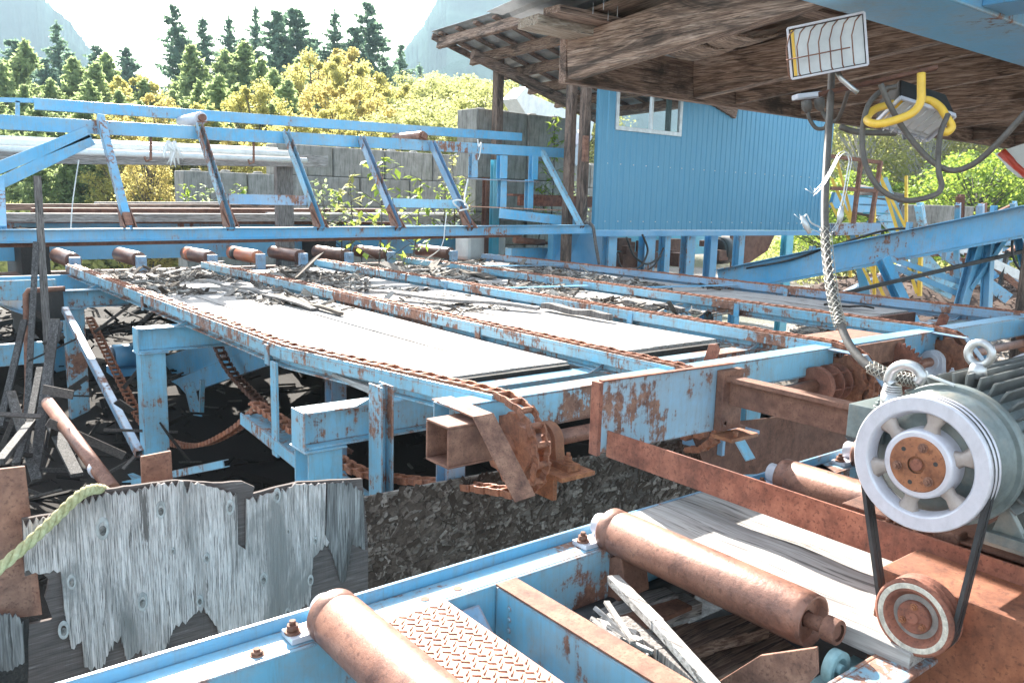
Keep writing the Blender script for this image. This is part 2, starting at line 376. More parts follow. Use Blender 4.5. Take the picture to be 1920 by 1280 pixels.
# ------------------------------------------------------------------ trees
def leafquad(mb, c, s, rnd, nrm=None, asp=1.6):
    a = V((rnd.gauss(0,1), rnd.gauss(0,1), rnd.gauss(0,1))).normalized()
    b = a.cross(V((rnd.gauss(0,1), rnd.gauss(0,1), rnd.gauss(0,1)))).normalized()
    a = a*s*asp*.5; b = b*s*.5; o = len(mb.v)
    mb.v += [c-a, c+b, c+a, c-b]; mb.f.append([o,o+1,o+2,o+3]); mb.sm.append(False)
def conifer(name, H, wid, n, leaf, seed, lean=0., sparse=0.):
    rnd = random.Random(seed); root = thing(name, 'x', 'tree', (0,0,0))
    tr = MB(); pts = [V((math.sin(k*.9+seed)*.02*H*k/10, 0, H*k/10)) for k in range(11)]
    tr.tube(pts, [H*.014*(1-k/10.5)+.01 for k in range(11)], 7); 
    cr = MB(); z = H*.10
    while z < H*.99:
        u = z/H; L = wid*(1-u)**.62*(.75+.5*rnd.random()); nb = rnd.randint(4, 7)
        for b in range(nb):
            if rnd.random() < sparse: continue
            a = rnd.random()*6.283; l = L*(.6+.5*rnd.random()); dx = V((math.cos(a), math.sin(a), 0))
            up = .25*(u-.35); p0 = V((pts[min(10,int(u*10))].x, 0, z))
            tip = p0+dx*l+V((0,0,l*up)); mid = p0+dx*l*.55+V((0,0,l*(up*.6+.02)))
            if l > wid*.25: tr.tube([p0, mid, tip], [H*.0022, H*.0016, .008], 4, False)
            m = max(3, int(n*l/wid))
            for k in range(m):
                t = (k+rnd.random())/m; q = p0.lerp(tip, t)+V((rnd.gauss(0,1)*l*.10*(1.15-t), rnd.gauss(0,1)*l*.10*(1.15-t), -abs(rnd.gauss(0,.07))*l*(1-.3*t)))
                leafquad(cr, q, leaf*(.6+.7*rnd.random()), rnd, asp=2.6)
        z += H*.014*(1+1.3*rnd.random()*(1.2-u))
    for k in range(12): leafquad(cr, V((pts[10].x+rnd.gauss(0,.03)*wid*.3, rnd.gauss(0,.03), H*(.95+.055*rnd.random()))), leaf*.7, rnd, asp=3)
    return root, tr, cr
def broadleaf(name, H, wid, n, leaf, seed, z0=.14, cl=80):
    rnd = random.Random(seed); root = thing(name, 'x', 'tree', (0,0,0)); tr = MB(); cr = MB()
    top = V((rnd.gauss(0,.06)*H, rnd.gauss(0,.06)*H, H*.8))
    tr.tube([V((0,0,0)), V((top.x*.3, top.y*.3, H*.3)), top], [H*.014, H*.010, H*.003], 7)
    for k in range(cl):
        z = H*(z0+(1-z0)*((k+.7)/cl)*.96); u = (z/H-z0)/(1-z0); rr = wid*(.35+.65*math.sin(min(1, u*.85+.15)*math.pi))
        a = k*2.4+rnd.random(); c = V((math.cos(a)*rr*.85*rnd.random()**.5, math.sin(a)*rr*.85*rnd.random()**.5, z))
        b0 = V((top.x*z/H*.5, top.y*z/H*.5, z*.62)); tr.tube([b0, b0.lerp(c, .5)+V((0,0,.05*H*.3)), c], [H*.005, H*.004, H*.0015], 5, False)
        R0 = rr*(.12+.26*rnd.random())
        for i in range(n//cl):
            d = V((rnd.gauss(0,1), rnd.gauss(0,1), rnd.gauss(0,.8))); d.normalize(); q = c+d*R0*(rnd.random()**.45)*1.15
            leafquad(cr, q, leaf*(.6+.8*rnd.random()), rnd)
            if i % 60 == 0: tr.tube([c, c.lerp(q, 1.25)], [H*.0013, .006], 3, False)
    return root, tr, cr
def mk(tpl, crownmat, trunkmat):
    root, tr, cr = tpl; ob('trunk', tr, trunkmat, root); ob('crown', cr, crownmat, root); return root
def grnd(px, dist):
    d = ray(px, 345); h = V((d.x, d.y)).normalized()*dist; return V((h.x, h.y, ghz(h.x, h.y)))
def place(proto, px, pytop, dist, H, label, grp, first, wide=1.):
    p = grnd(px, dist); d = ray(px, pytop); zt = d.z/math.hypot(d.x, d.y)*dist; s = (zt-p.z)/H
    o = proto if first else dup(proto)
    o.location = p; o.rotation_euler.z = random.random()*6.28; o.scale = (s*wide, s*wide, s)
    o['label'] = label; o['group'] = grp; return o
DC = mk(conifer('spruce_tree', 20, 5.4, 80, .27, 11), M['leaf_d'], M['bark'])
DC2 = mk(conifer('spruce_tree', 20, 4.6, 66, .25, 12, sparse=.25), M['leaf_d'], M['bark'])
DC3 = mk(conifer('spruce_tree', 20, 6.4, 95, .29, 23), M['leaf_d'], M['bark'])
far = [(DC2,128,42,95,1.0),(DC,100,110,88,1.1),(DC3,145,98,90,.9),(DC,5,90,95,1.2),(DC,338,8,82,.75),(DC2,396,30,90,1.0),(DC2,434,30,92,.9),(DC2,368,70,85,.9),
       (DC3,525,18,84,.9),(DC3,556,14,86,1.0),(DC2,484,10,95,.7),(DC2,628,18,88,.95),(DC,690,2,86,.9),(DC3,668,48,84,.8),(DC2,750,78,92,.9),(DC,250,88,100,1.1),(DC2,786,120,110,.9),(DC3,45,75,92,1.),(DC3,720,105,88,.9),(DC,195,85,93,1.1),(DC3,590,70,95,1.1),(DC,-60,40,85,1.),(DC,460,70,100,1.1)]
used = set()
for i, (p, px, py, ds_, wd) in enumerate(far):
    place(p, px, py, ds_, 20, 'tall dark spruce standing above the yellow brush against the bright sky', 'dark spruces on the skyline', p not in used, wd); used.add(p)
G1 = mk(conifer('young_fir_tree', 9, 2.3, 60, .15, 31), M['leaf_g'], M['bark']); G2 = mk(conifer('young_fir_tree', 9, 2.8, 66, .16, 32), M['leaf_g'], M['bark'])
rnd = random.Random(5)
gl = [(20,120,62),(60,75,66),(55,160,52),(110,150,50),(150,110,60),(175,150,48),(215,100,64),(235,170,50),(195,120,56),(285,150,55),(365,85,60),(375,150,44),(415,140,42),(430,95,62),(470,80,60),(500,110,56),(520,130,50),(455,160,40),(545,150,44),(560,110,60),(605,170,48),(0,175,46),(-40,120,50),(90,180,44),(640,120,62),(330,170,58),(270,190,40),(340,210,36),(395,200,34),(440,230,33),(210,215,37),(175,240,36),(515,195,38),(585,230,36),(660,215,40),(75,230,36),(300,240,34),(690,130,70),(40,250,38),(125,260,36),(150,235,38)]
for i, (px, py, ds_) in enumerate(gl):
    p = G1 if i % 2 else G2
    place(p, px, py, ds_, 9, 'young light green fir among the autumn brush behind the blue truss', 'young firs behind the truss', i < 2, 1.05)
Y1 = mk(broadleaf('autumn_alder_tree', 8, 2.4, 15000, .078, 41), M['leaf_y'], M['bark']); Y2 = mk(broadleaf('autumn_alder_tree', 8, 2.1, 13000, .076, 42), M['leaf_o'], M['bark']); Y3 = mk(broadleaf('pale_alder_tree', 8, 3.2, 17000, .075, 43), M['leaf_yg'], M['bark'])
yl = [(Y1,262,135,56),(Y2,300,175,48),(Y1,390,190,34),(Y2,240,190,36),(Y1,480,150,38),(Y1,505,230,30),(Y1,600,95,52),(Y2,640,85,56),(Y1,665,110,48),(Y2,615,150,40),(Y1,570,210,32),(Y1,640,190,36),(Y2,690,170,40),(Y1,320,230,34),(Y2,280,260,30),(Y1,225,260,34),(Y1,700,225,32),(Y2,445,235,31),(Y1,730,150,50)]
us = set()
for p, px, py, ds_ in yl:
    place(p, px, py, ds_, 8, 'leafy alder turning yellow and orange in the brush behind the truss', 'autumn alders behind the truss', p not in us, 1.0); us.add(p)
for i, (px, py, ds_) in enumerate([(720,185,48),(760,160,62),(790,140,66),(820,150,58),(850,138,64),(880,148,60),(905,165,50),(930,150,66),(800,185,46),(845,180,44),(770,200,42),(960,170,60),(1000,165,56),(1040,170,60),(740,215,38),(700,160,70),(1080,180,58),(870,205,40),(910,210,38),(820,215,38)]):
    place(Y3, px, py, ds_, 8, 'rounded pale yellow alder in the thicket left of the shed roof', 'pale alders by the shed', i == 0, 1.25)
# brush under the trees: one uncountable mass
mb = MB(); rnd = random.Random(8)
for k in range(60000):
    px = rnd.uniform(-80, 1100); d_ = rnd.uniform(30, 75); p = grnd(px, d_)
    h = (1.2+2.2*noise.noise(V((p.x*.15, p.y*.15, 0))))*1.3
    if h < .2: continue
    leafquad(mb, p+V((0,0,rnd.random()*h)), .15*(.5+rnd.random()), rnd)
ob('undergrowth', mb, M['leaf_yg'], kind='stuff', label='low yellow green undergrowth at the foot of the trees', cat='undergrowth')
# right-hand bank of bushes and birches behind the stair
BR = mk(broadleaf('birch_tree', 8, 2.2, 5000, .085, 51, .3), M['leaf_yg'], M['birch']); BG = mk(broadleaf('green_bush', 5, 2.6, 8000, .085, 52, .05), M['leaf_fresh'], M['bark'])
rb = random.Random(9)
for i in range(20):
    px = 1480+i*27+rb.uniform(-8, 8); place(BR, px, rb.uniform(90, 210), rb.uniform(52, 76), 8, 'slender pale barked birch on the sunny bank behind the yellow stair', 'birches on the right bank', i == 0, 1.1)
for i in range(22):
    px = 1500+rb.uniform(0, 560); place(BG, px, rb.uniform(285, 370), rb.uniform(42, 60), 5, 'leafy green bush on the bank beyond the inclined conveyor', 'bushes on the right bank', i == 0, 1.3)
mb = MB()
for k in range(26000):
    px = rb.uniform(1380, 2100); p = grnd(px, rb.uniform(38, 60)); leafquad(mb, p+V((0,0,rb.random()*1.2)), .11*(.5+rb.random()), rb)
ob('bank_grass', mb, M['leaf_yg'], kind='stuff', label='dry grass and weeds covering the bank at right', cat='grass')
# haze in the valley air
mb = MB().box((-2700,-2700,GZ-9),(2700,2700,320))
t = NT('haze_air'); t.t.nodes.remove(t.b); pv = t.n('ShaderNodeVolumePrincipled'); pv.inputs['Density'].default_value = .0004; pv.inputs['Color'].default_value = (.65,.85,1,1); pv.inputs['Anisotropy'].default_value = 0.
t.l(pv.outputs[0], t.out.inputs['Volume'])
HAZE = ob('haze', mb, t.m, kind='stuff', label='pale blue haze in the valley air', cat='haze')
# ------------------------------------------------------------------ chain deck (one welded frame)
RX = [2.30, 4.15, 6.0, 7.70, 9.80]; RY0, RY1 = 3.30, 12.85
ZT = -1.04                                       # top of rail
deck = thing('chain_deck', 'sun bleached blue steel log deck with five long chain rails running towards the trees', 'log deck', (2.3, 3.3, GZ))
RM = [M['rail'], M['rail'], M['light_blue'], M['blue_rusty'], M['rust_blue']]
K0, KX = 5.4, .38                                # the nearest rail splays out over its last two metres
def kx(i, y): return KX*max(0, min(1, (K0-y)/1.9)) if i == 0 else 0.
for i, x in enumerate(RX):
  b = MB(); y1 = RY1 + (.5 if i == 4 else 0); y0 = RY0+.16
  for (ya, yb) in ([(y0, K0), (K0, y1)] if i == 0 else [(y0, y1)]):
    xa, xb = x+kx(i, ya), x+kx(i, yb)
    for dx, dz, w_, h_ in ((0,-.045,.13,.065), (-.058,0,.012,.03), (.058,0,.012,.03), (.01,-.10,.016,.06), (0,-.136,.09,.012)):
        b.bar((xa+dx, ya, ZT+dz), (xb+dx, yb, ZT+dz), w_, h_)
  if True:
    rail = ob('rail', b, RM[i], deck, .003)
    for y in (4.05, 7.5, 11.0):                                            # web gussets
        g = MB(); g.prism([(x-.012, y+.1, ZT-.09), (x-.012, y+.12, ZT-.142), (x-.13, y+.12, ZT-.142), (x-.03, y+.1, ZT-.09)], (0, .012, 0))
        ob('gusset', g, M['blue_rusty'] if i < 3 else M['blue'], rail)
    for y in (5.62, 8.9) if i < 4 else (6.4,):
        s = MB(); s.bar((x-.072, y, ZT-.005), (x-.072, y, ZT-.15), .07, .012, (1,0,0)); s.bar((x-.066, y+.03, ZT-.02), (x-.02, y+.03, ZT-.15), .01, .03, (1,0,0))
        ob('stiffener', s, M['blue_rusty'] if i < 2 else M['blue'], rail)
# cross beams under the rails, sticking out past the near rail onto legs
for j, y in enumerate((4.26, 7.70, 11.05)):
    b = MB(); b.ibeam((1.88, y, ZT-.25), (11.2, y, ZT-.25), .17, .215)
    b.box((1.855, y-.085, ZT-.36), (1.867, y+.085, ZT-.14))
    cb = ob('cross_beam', b, M['light_blue'], deck, .003)
    for x in (1.98, 6.0, 9.9):
        b = MB()
        b.bar((x, y, ZT-.372), (x, y, GZ+.01), .17, .21, (1,0,0)) if j != 0 else b.ibeam((x, y, ZT-.372), (x, y, GZ+.01), .21, .19, .012, (0,1,0))
        b.box((x-.13, y-.11, ZT-.371), (x+.13, y+.11, ZT-.359)); b.box((x-.15, y-.15, GZ+.004), (x+.15, y+.15, GZ+.02))
        ob('leg', b, M['light_blue'] if j != 2 else M['blue_rusty'], deck, .003)
# front cross tubes (staggered) and shorter members at the board ends
def between(xa, xb): return [(a, b) for a, b in zip(RX[:-1], RX[1:]) if a >= xa and b <= xb]
for k, (a, c) in enumerate(zip(RX, RX[1:]+[11.6])):
    b = MB(); y = 3.52
    b.hollow((a+.03, y, ZT-.11), (c-.05, y, ZT-.11), .16, .20, .01)
    ob('cross_tube', b, M['light_blue'] if k < 2 else M['blue'], deck, .006)
# hanging straps and lower return track beside the near rail
b = MB(); b.bar((2.21, 5.45, ZT-.10), (2.21, 5.45, ZT-.78), .10, .02, (1,0,0)); ob('strap', b, M['blue_rusty'], deck, .002)
b = MB(); p = onX(710, 700, 2.2); b.ibeam((2.27, 4.05, ZT-.0), (2.27, 4.05, ZT-.86), .15, .08, .012, (1,0,0)); ob('strap', b, M['blue_rusty'], deck, .002)
b = MB(); b.chan((2.29, 3.9, ZT-.82), (2.29, 6.1, ZT-.66), .15, .07, .01, (0,0,1), 1); b.bar((2.20, 3.9, ZT-.81), (2.20, 6.1, ZT-.65), .012, .09); ob('return_track', b, M['blue_rusty'], deck)
b = MB(); b.ibeam((2.75, 5.6, ZT-.15), (2.75, 5.6, GZ+.01), .12, .12, .01, (0,1,0)); ob('leg', b, M['rust_blue'], deck)
b = MB(); b.ibeam((2.55, 3.75, ZT-.15), (2.55, 3.75, ZT-1.0), .12, .12, .01, (0,1,0)); ob('hanger', b, M['rust_blue'], deck)
# low ties and diagonal braces between the legs
b = MB(); b.chan(onX(180, 865, 1.9), (1.9, 4.35, ZT-1.03), .06, .075, .008); ob('tie', b, M['blue_rusty'], deck, .002)
b = MB(); pA = onX(122, 580, 1.84); b.chan(pA, onX(262, 850, 1.84), .07, .07, .008); ob('brace', b, M['rust_blue'], deck, .002)
b = MB(); b.chan(onX(210, 912, 1.75), onX(425, 868, 2.1), .05, .06, .008); ob('tie', b, M['light_blue'], deck)
# stub of a square tube at the near corner, and a shaft carrying everything
b = MB(); sq0 = V((2.12, 3.24, ZT-.12)); b.hollow(sq0, (2.40, 3.24, ZT-.12), .2, .21, .014); ob('square_tube', b, M['rust'], deck, .006)
b = MB(); b.bar((2.33, 3.52, ZT+.022), (2.31, 3.12, ZT+.018), .12, .009); b.bar((2.31, 3.125, ZT+.02), (2.33, 2.81, ZT-.31), .12, .009, (0,.6,.8)); ob('guide_strip', b, m_paint('rust_brown_strip', (.16,.42,.62), 1.05, 3.), deck, .001)
for x in RX[1:]:
    b = MB(); b.bar((x-.11, 3.45, ZT-.02), (x-.11, 3.15, ZT-.03), .09, .008); b.bar((x-.11, 3.155, ZT-.028), (x-.11, 2.80, ZT-.42), .09, .008, (0,.6,.8)); ob('guide_strip', b, M['rust_blue'] if x > 5 else M['light_blue'], deck, .001)
# rusty pointed dogs standing up just in front of the board ends
for x in (5.1, 6.9, 8.9):
    b = MB(); b.prism([(x, 3.95, ZT-.22), (x, 4.06, ZT-.22), (x, 3.99, ZT-.0), (x, 3.93, ZT+.01), (x, 3.90, ZT-.02)], (.03, 0, 0)); b.bar((x+.015, 4.0, ZT-.24), (x+.015, 4.2, ZT-.24), .06, .05); ob('lever', b, M['rust_red'], deck, .003)
b = MB(); b.box((6.25, 3.55, ZT-.03), (7.05, 3.95, ZT-.015)); b.box((6.25, 3.40, ZT-.2), (7.0, 3.42, ZT-.02)); ob('cover_plate', b, M['rust'], deck, .003)

# idler shaft behind the front tubes
b = MB(); b.cyl((2.62, 3.83, ZT-.16), (5.88, 3.83, ZT-.16), .045, 20); ob('idler_shaft', b, M['roller'], label='rusty round idler shaft running behind the front cross tubes', cat='shaft')
# head shaft with couplings, sprockets, bearings
SY, SZ = 3.36, -1.30
sh = thing('head_shaft', 'long rusty drive shaft with finned drum across the front of the log deck', 'shaft', (2.3, SY, SZ))
b = MB(); b.cyl((2.34, SY, SZ), (5.6, SY, SZ), .045, 24); b.cyl((6.0, SY, SZ), (11.3, SY, SZ), .042, 24); ob('shaft', b, M['roller'], sh)
b = MB()
b.cyl((5.58, SY, SZ), (5.64, SY, SZ), .14, 40); b.cyl((5.64, SY, SZ), (6.05, SY, SZ), .06, 20)
for k in range(3): b.cyl((5.76+.12*k, SY, SZ), (5.772+.12*k, SY, SZ), .14, 40)
for k in range(6):
    a = k*math.pi/3+.2; d = V((0, math.cos(a), math.sin(a))); b.bar(V((5.64, SY, SZ))+d*.09, V((6.0, SY, SZ))+d*.09, .012, .07, d)
ob('drum', b, M['rust_red'], sh, .003)
def sprocket(x, r, n, wth, mat, hub=.075):
    b = MB(); pts = []
    for k in range(n*4):
        a = 2*math.pi*k/(n*4); rr = r*(1 if k % 4 in (0, 1) else .86); pts.append((x, SY+math.cos(a)*rr, SZ+math.sin(a)*rr))
    b.prism(pts, (wth, 0, 0)); b.cyl((x-.04, SY, SZ), (x+wth+.04, SY, SZ), hub, 20); return b
for i, x in enumerate(RX): ob('chain_sprocket', sprocket(x-.03+kx(i, SY), .20, 8, .06, None), M['rust_chain'], sh, .003)
ob('drive_sprocket', sprocket(6.83, .22, 30, .035, None), M['rust_red'], sh, .002)
def pillow(x, mat, y=SY, z=SZ, sc=1.):
    b = MB(); n = 20; pts = []
    for k in range(n+1):
        a = math.pi*k/n; pts.append((x, y+math.cos(a)*.105*sc, z+math.sin(a)*.105*sc))
    pts = [(x, y+.12*sc, z-.09*sc), (x, y+.11*sc, z-.04*sc)]+pts+[(x, y-.11*sc, z-.04*sc), (x, y-.12*sc, z-.09*sc)]
    b.prism(pts, (.065*sc, 0, 0)); b.box((x-.01*sc, y-.23*sc, z-.12*sc), (x+.075*sc, y+.23*sc, z-.085*sc))
    b.cyl((x-.02*sc, y, z), (x+.09*sc, y, z), .075*sc, 24)
    for s_ in (-1, 1): b.bolt((x+.03*sc, y+s_*.18*sc, z-.085*sc), (0,0,1), .022*sc, .04*sc)
    return b
ob('bearing_housing', pillow(2.90, None), M['rust_orange'], sh, .003)
ob('bearing_housing', pillow(6.28, None), M['rust'], sh, .003)
ob('bearing_housing', pillow(7.42, None), M['lgrey'], sh, .003)
ob('bearing_housing', pillow(4.36, None), M['rust'], sh, .003)
for x in (2.80, 6.2, 7.33, 4.28):
    b = MB(); b.box((x, SY-.28, SZ-.145), (x+.24, SY+.26, SZ-.121)); b.box((x+.10, SY-.1, SZ-.32), (x+.13, SY+.24, SZ-.146)); ob('bearing_shelf', b, M['rust_blue'] if x > 3 else M['rust_orange'], deck, .003)
for x in RX[2:4]:                                # octagonal rusty guard plates by the far sprockets
    b = MB(); b.prism([(x+.09, 3.66, ZT-.04), (x+.09, 3.36, ZT-.02), (x+.09, 3.16, ZT-.10), (x+.09, 3.10, ZT-.28), (x+.09, 3.16, ZT-.44), (x+.09, 3.36, ZT-.5), (x+.09, 3.62, ZT-.40)], (.012, 0, 0))
    ob('side_plate', b, M['rust'], deck, .002)

# drag chains: cranked links riding on each rail and over the head sprockets
def chain_path(x, y1, tail):
    i = 0 if x < 3 else 1
    pts = [V((x+kx(i, y1-k*.05), y1-k*.05, ZT+.012+.004*math.sin(k*.9+x))) for k in range(int((y1-SY)/.05))]
    for k in range(13):
        a = math.pi/2+k*math.pi/12; r = .255; pts.append(V((x+kx(i, SY), SY+math.cos(a)*r, SZ+math.sin(a)*r)))
    return pts+tail
def links(pts, pitch=.105, wd=.046, hh=.038, barrel=.018):
    b = MB(); acc = [0.]
    for p, q in zip(pts, pts[1:]): acc.append(acc[-1]+(q-p).length)
    def at(s_):
        import bisect
        k = max(0, min(len(pts)-2, bisect.bisect_right(acc, s_)-1)); t = (s_-acc[k])/max(1e-6, acc[k+1]-acc[k]); return pts[k].lerp(pts[k+1], max(0, min(1, t)))
    n = int(acc[-1]/pitch)
    for i in range(n):
        p, q = at(i*pitch), at((i+1)*pitch); d, sd, u = b.frame(p, q, (0,0,1)) if abs((q-p).normalized().z) < .97 else b.frame(p, q, (0,1,0))
        sd = V((1,0,0)) if abs(sd.x) > .5 else sd; u = sd.cross(d).normalized()
        m = p.lerp(q, .45)
        for s_ in (-1, 1):                      # offset side bars, wide at one end
            a = p+sd*s_*wd; c = m+sd*s_*wd; e = m+(q-p)*.14+sd*s_*wd*.74; f = q+sd*s_*wd*.74+(q-p)*.12
            b.bar(a-(q-p)*.12, c, .010, hh, u); b.bar(c, e, .010, hh*.98, u); b.bar(e, f, .010, hh*.96, u)
        b.cyl(q-sd*wd*1.18, q+sd*wd*1.18, barrel*.55, 7); b.cyl(q-sd*wd*.72, q+sd*wd*.72, barrel, 8)
    return b
names = ['nearest rail', 'second rail', 'middle rail', 'fourth rail', 'farthest rail']
for i, x in enumerate(RX):
    tail = []
    if i == 0:
        tail = smooth_path([V((x+KX, SY+.02, SZ-.257)), V((x+KX*.7, 3.75, SZ-.30)), V((x, 4.3, SZ-.34)), V((x, 4.9, SZ-.33)), V((x, 5.6, SZ-.30)), V((x, 6.15, SZ-.27))], 5)
    ob('drag_chain', links(chain_path(x, RY1-.1, tail)), M['rust_chain'], label='rusty drag chain of cranked links lying on the %s' % names[i], cat='chain', group='drag chains on the deck rails')
# slack return chain sagging under the near rail
pts = smooth_path([onX(483, 768, 2.3), onX(440, 805, 2.3), onX(380, 833, 2.3), onX(325, 830, 2.3), onX(272, 795, 2.3), onX(240, 740, 2.3), onX(205, 670, 2.3), onX(165, 590, 2.3)], 8)
ob('slack_chain', links(pts, .10, .045, .04), M['rust_chain'], label='slack rusty return chain hanging in a loop between the two left posts', cat='chain')
pts = smooth_path([onX(405, 640, 3.1), onX(430, 690, 3.1), onX(470, 735, 3.1), onX(520, 780, 3.1), onX(600, 830, 3.1), onX(660, 850, 3.1)], 8)
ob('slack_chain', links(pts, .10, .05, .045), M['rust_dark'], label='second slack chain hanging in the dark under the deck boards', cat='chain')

# deck boards between the rails
rnd = random.Random(3)
def boards(i, y0, y1, n, mats, ztop=ZT-.10, lab='', skew=0.):
    a, c = RX[i]+.09, RX[i+1]-.10; w_ = (c-a)/n
    for k in range(n):
        yy0 = y0+skew*k+rnd.uniform(-.03, .03); x0 = a+k*w_+.004; x1 = a+(k+1)*w_-.006; z = ztop-rnd.uniform(0, .008)
        b = MB(); m = 14; vs = []
        for j in range(m+1):
            y = yy0+(y1-yy0)*j/m; s_ = .006*math.sin(j*.7+k*2+i); vs += [(x0, y, z-.038), (x1, y, z-.038), (x1, y, z+s_), (x0, y, z+s_*.3)]
        fs = [(0,1,2,3), (4*m, 4*m+3, 4*m+2, 4*m+1)]
        for j in range(m):
            for q in range(4): fs.append((4*j+q, 4*j+(q+1)%4, 4*j+4+(q+1)%4, 4*j+4+q))
        b.add(vs, fs)
        pos = ['left', 'middle', 'right', 'far right'][k] if n > 1 else 'only'
        ob('deck_board', b, mats[k % len(mats)], bevel=.003, label='sun bleached wide deck board, %s one between %s' % (pos, lab), cat='board', group='deck boards between the rails')
end_m = M['board']
boards(0, 4.42, 12.6, 3, [end_m], lab='the nearest and second chain rails', skew=.0)
boards(1, 4.55, 12.6, 2, [end_m], lab='the second and middle chain rails')
boards(2, 6.6, 12.6, 3, [end_m], lab='the middle and fourth chain rails')
boards(3, 4.7, 12.8, 3, [end_m], lab='the fourth and farthest chain rails')
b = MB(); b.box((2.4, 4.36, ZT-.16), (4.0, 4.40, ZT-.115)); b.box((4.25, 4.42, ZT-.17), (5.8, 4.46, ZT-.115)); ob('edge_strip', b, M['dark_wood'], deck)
b = MB(); b.box((7.85, 4.6, ZT-.27), (9.65, 4.64, ZT-.10)); ob('edge_strip', b, M['rust_dark'], deck)
# slanting cover flats between rails 3-5
for (p, q, l) in [((5.99, 8.3, ZT-.03), (7.6, 8.0, ZT-.03), 'middle'), ((7.78, 7.6, ZT-.03), (9.7, 7.2, ZT-.03), 'fourth'), ((7.78, 11.3, ZT-.03), (9.7, 10.9, ZT-.03), 'fourth')]:
    b = MB(); b.bar(p, q, .10, .012); ob('crossbar', b, M['blue'], deck, .002)

# bark and splinter debris lying on the boards: uncountable
m_chip = m_bits('bark_chips', [(0, (.07,.055,.045)), (.5, (.20,.17,.145)), (1, (.50,.47,.43))])
def litter(areas, name, label, mat, seed=1):
    r_ = random.Random(seed); b = MB()
    for (x0, x1, y0, y1, z, n, s0, s1, hgt) in areas:
        for k in range(n):
            x, y = r_.uniform(x0, x1), r_.uniform(y0, y1); dn = noise.noise(V((x*1.3, y*1.1, seed)))+.25
            if dn < r_.random()*.35: continue
            L = r_.uniform(s0, s1)*(.5+r_.random()**3*2.2); w_ = L*r_.uniform(.08, .35); a = r_.random()*3.14; tl = r_.gauss(0, .25)
            d = V((math.cos(a), math.sin(a), tl)).normalized(); zz = z+abs(r_.gauss(0, .4))*hgt*max(0.1, dn)+abs(tl)*L*.4
            c = V((x, y, zz)); b.bar(c-d*L/2, c+d*L/2, w_, min(.012, w_*.5), (r_.gauss(0,.35), r_.gauss(0,.35), 1))
    return ob(name, b, mat, kind='stuff', label=label, cat='debris')
litter([(2.42,4.0,9.6,12.8,ZT-.095,2300,.02,.09,.03),(3.3,4.0,7.6,9.6,ZT-.095,500,.03,.1,.035),(4.25,5.8,8.8,12.8,ZT-.095,2500,.02,.09,.035),(4.3,5.8,6.9,8.6,ZT-.095,260,.03,.12,.03),
        (6.05,7.6,6.2,12.8,ZT-.10,3300,.02,.10,.045),(7.85,9.65,7.4,12.8,ZT-.10,2800,.02,.10,.04),(2.4,9.6,12.2,12.95,ZT-.12,2400,.02,.08,.05),(6.0,7.6,5.4,7.2,ZT-.14,300,.04,.16,.05),
        (2.5,9.6,9.0,12.6,ZT-.09,130,.15,.35,.03)],
       'bark_debris', 'grey bark chips and splinters littering the far part of the deck boards', m_chip, 4)
# individual loose slabs on the boards
def slab(px0, py0, px1, py1, z, w_, h_, mat, label, zi=0.):
    p, q = onZ(px0, py0, z), onZ(px1, py1, z); p.z += zi; b = MB(); n = 8; d = (q-p); s_ = V((-d.y, d.x, 0)).normalized(); rr = random.Random(px0); vs = []
    for k in range(n+1):
        c = p+d*k/n+V((0,0,.01*math.sin(k*1.3))); a = w_/2*(1-.5*(k/n)**3)*(1+rr.uniform(-.18,.18)); bb = w_/2*(1-.4*(k/n)**2)*(1+rr.uniform(-.18,.18))
        vs += [c-s_*a, c+s_*bb, c+s_*bb+V((0,0,h_)), c-s_*a+V((0,0,h_*(1+rr.uniform(-.2,.2))))]
    fs = [(0,1,2,3), (4*n, 4*n+3, 4*n+2, 4*n+1)]
    for j in range(n):
        for k in range(4): fs.append((4*j+k, 4*j+(k+1)%4, 4*j+4+(k+1)%4, 4*j+4+k))
    b.add(vs, fs); ob('loose_slab', b, mat, bevel=.002, label=label, cat='slab', group='loose slabs on the deck')
slab(440,541,590,580,ZT-.08,.12,.02,M['grey_z'],'splintered slab pointing at the debris heap on the near boards',.05)
slab(520,556,640,590,ZT-.08,.09,.03,m_chip,'dark splinter bundle lying against the second rail')
slab(700,552,1010,580,ZT-.07,.16,.035,M['grey_x'],'long grey plank lying askew between the second and middle rails',.02)
slab(1020,578,1145,600,ZT-.08,.10,.06,M['grey_z'],'short rotten log chunk near the middle rail stiffener')
slab(760,510,890,500,ZT-.07,.10,.02,M['grey_x'],'thin pale slat among bark beside the middle rail')
slab(860,505,920,522,ZT-.08,.3,.03,m_chip,'curled dark bark sheet in front of the far rollers')
slab(1170,570,1280,585,ZT-.12,.16,.05,M['grey_z'],'crumbling pale wood lump between the middle and fourth rails')
slab(1545,572,1640,578,ZT-.07,.10,.02,M['dark_wood'],'dark strip lying on the boards by the farthest rail')
slab(310,515,420,490,ZT-.07,.07,.02,M['grey_y'],'grey stick lying across the far end of the near boards')
slab(380,528,500,552,ZT-.05,.08,.03,M['grey_x'],'weathered stick along the second rail near the bark')

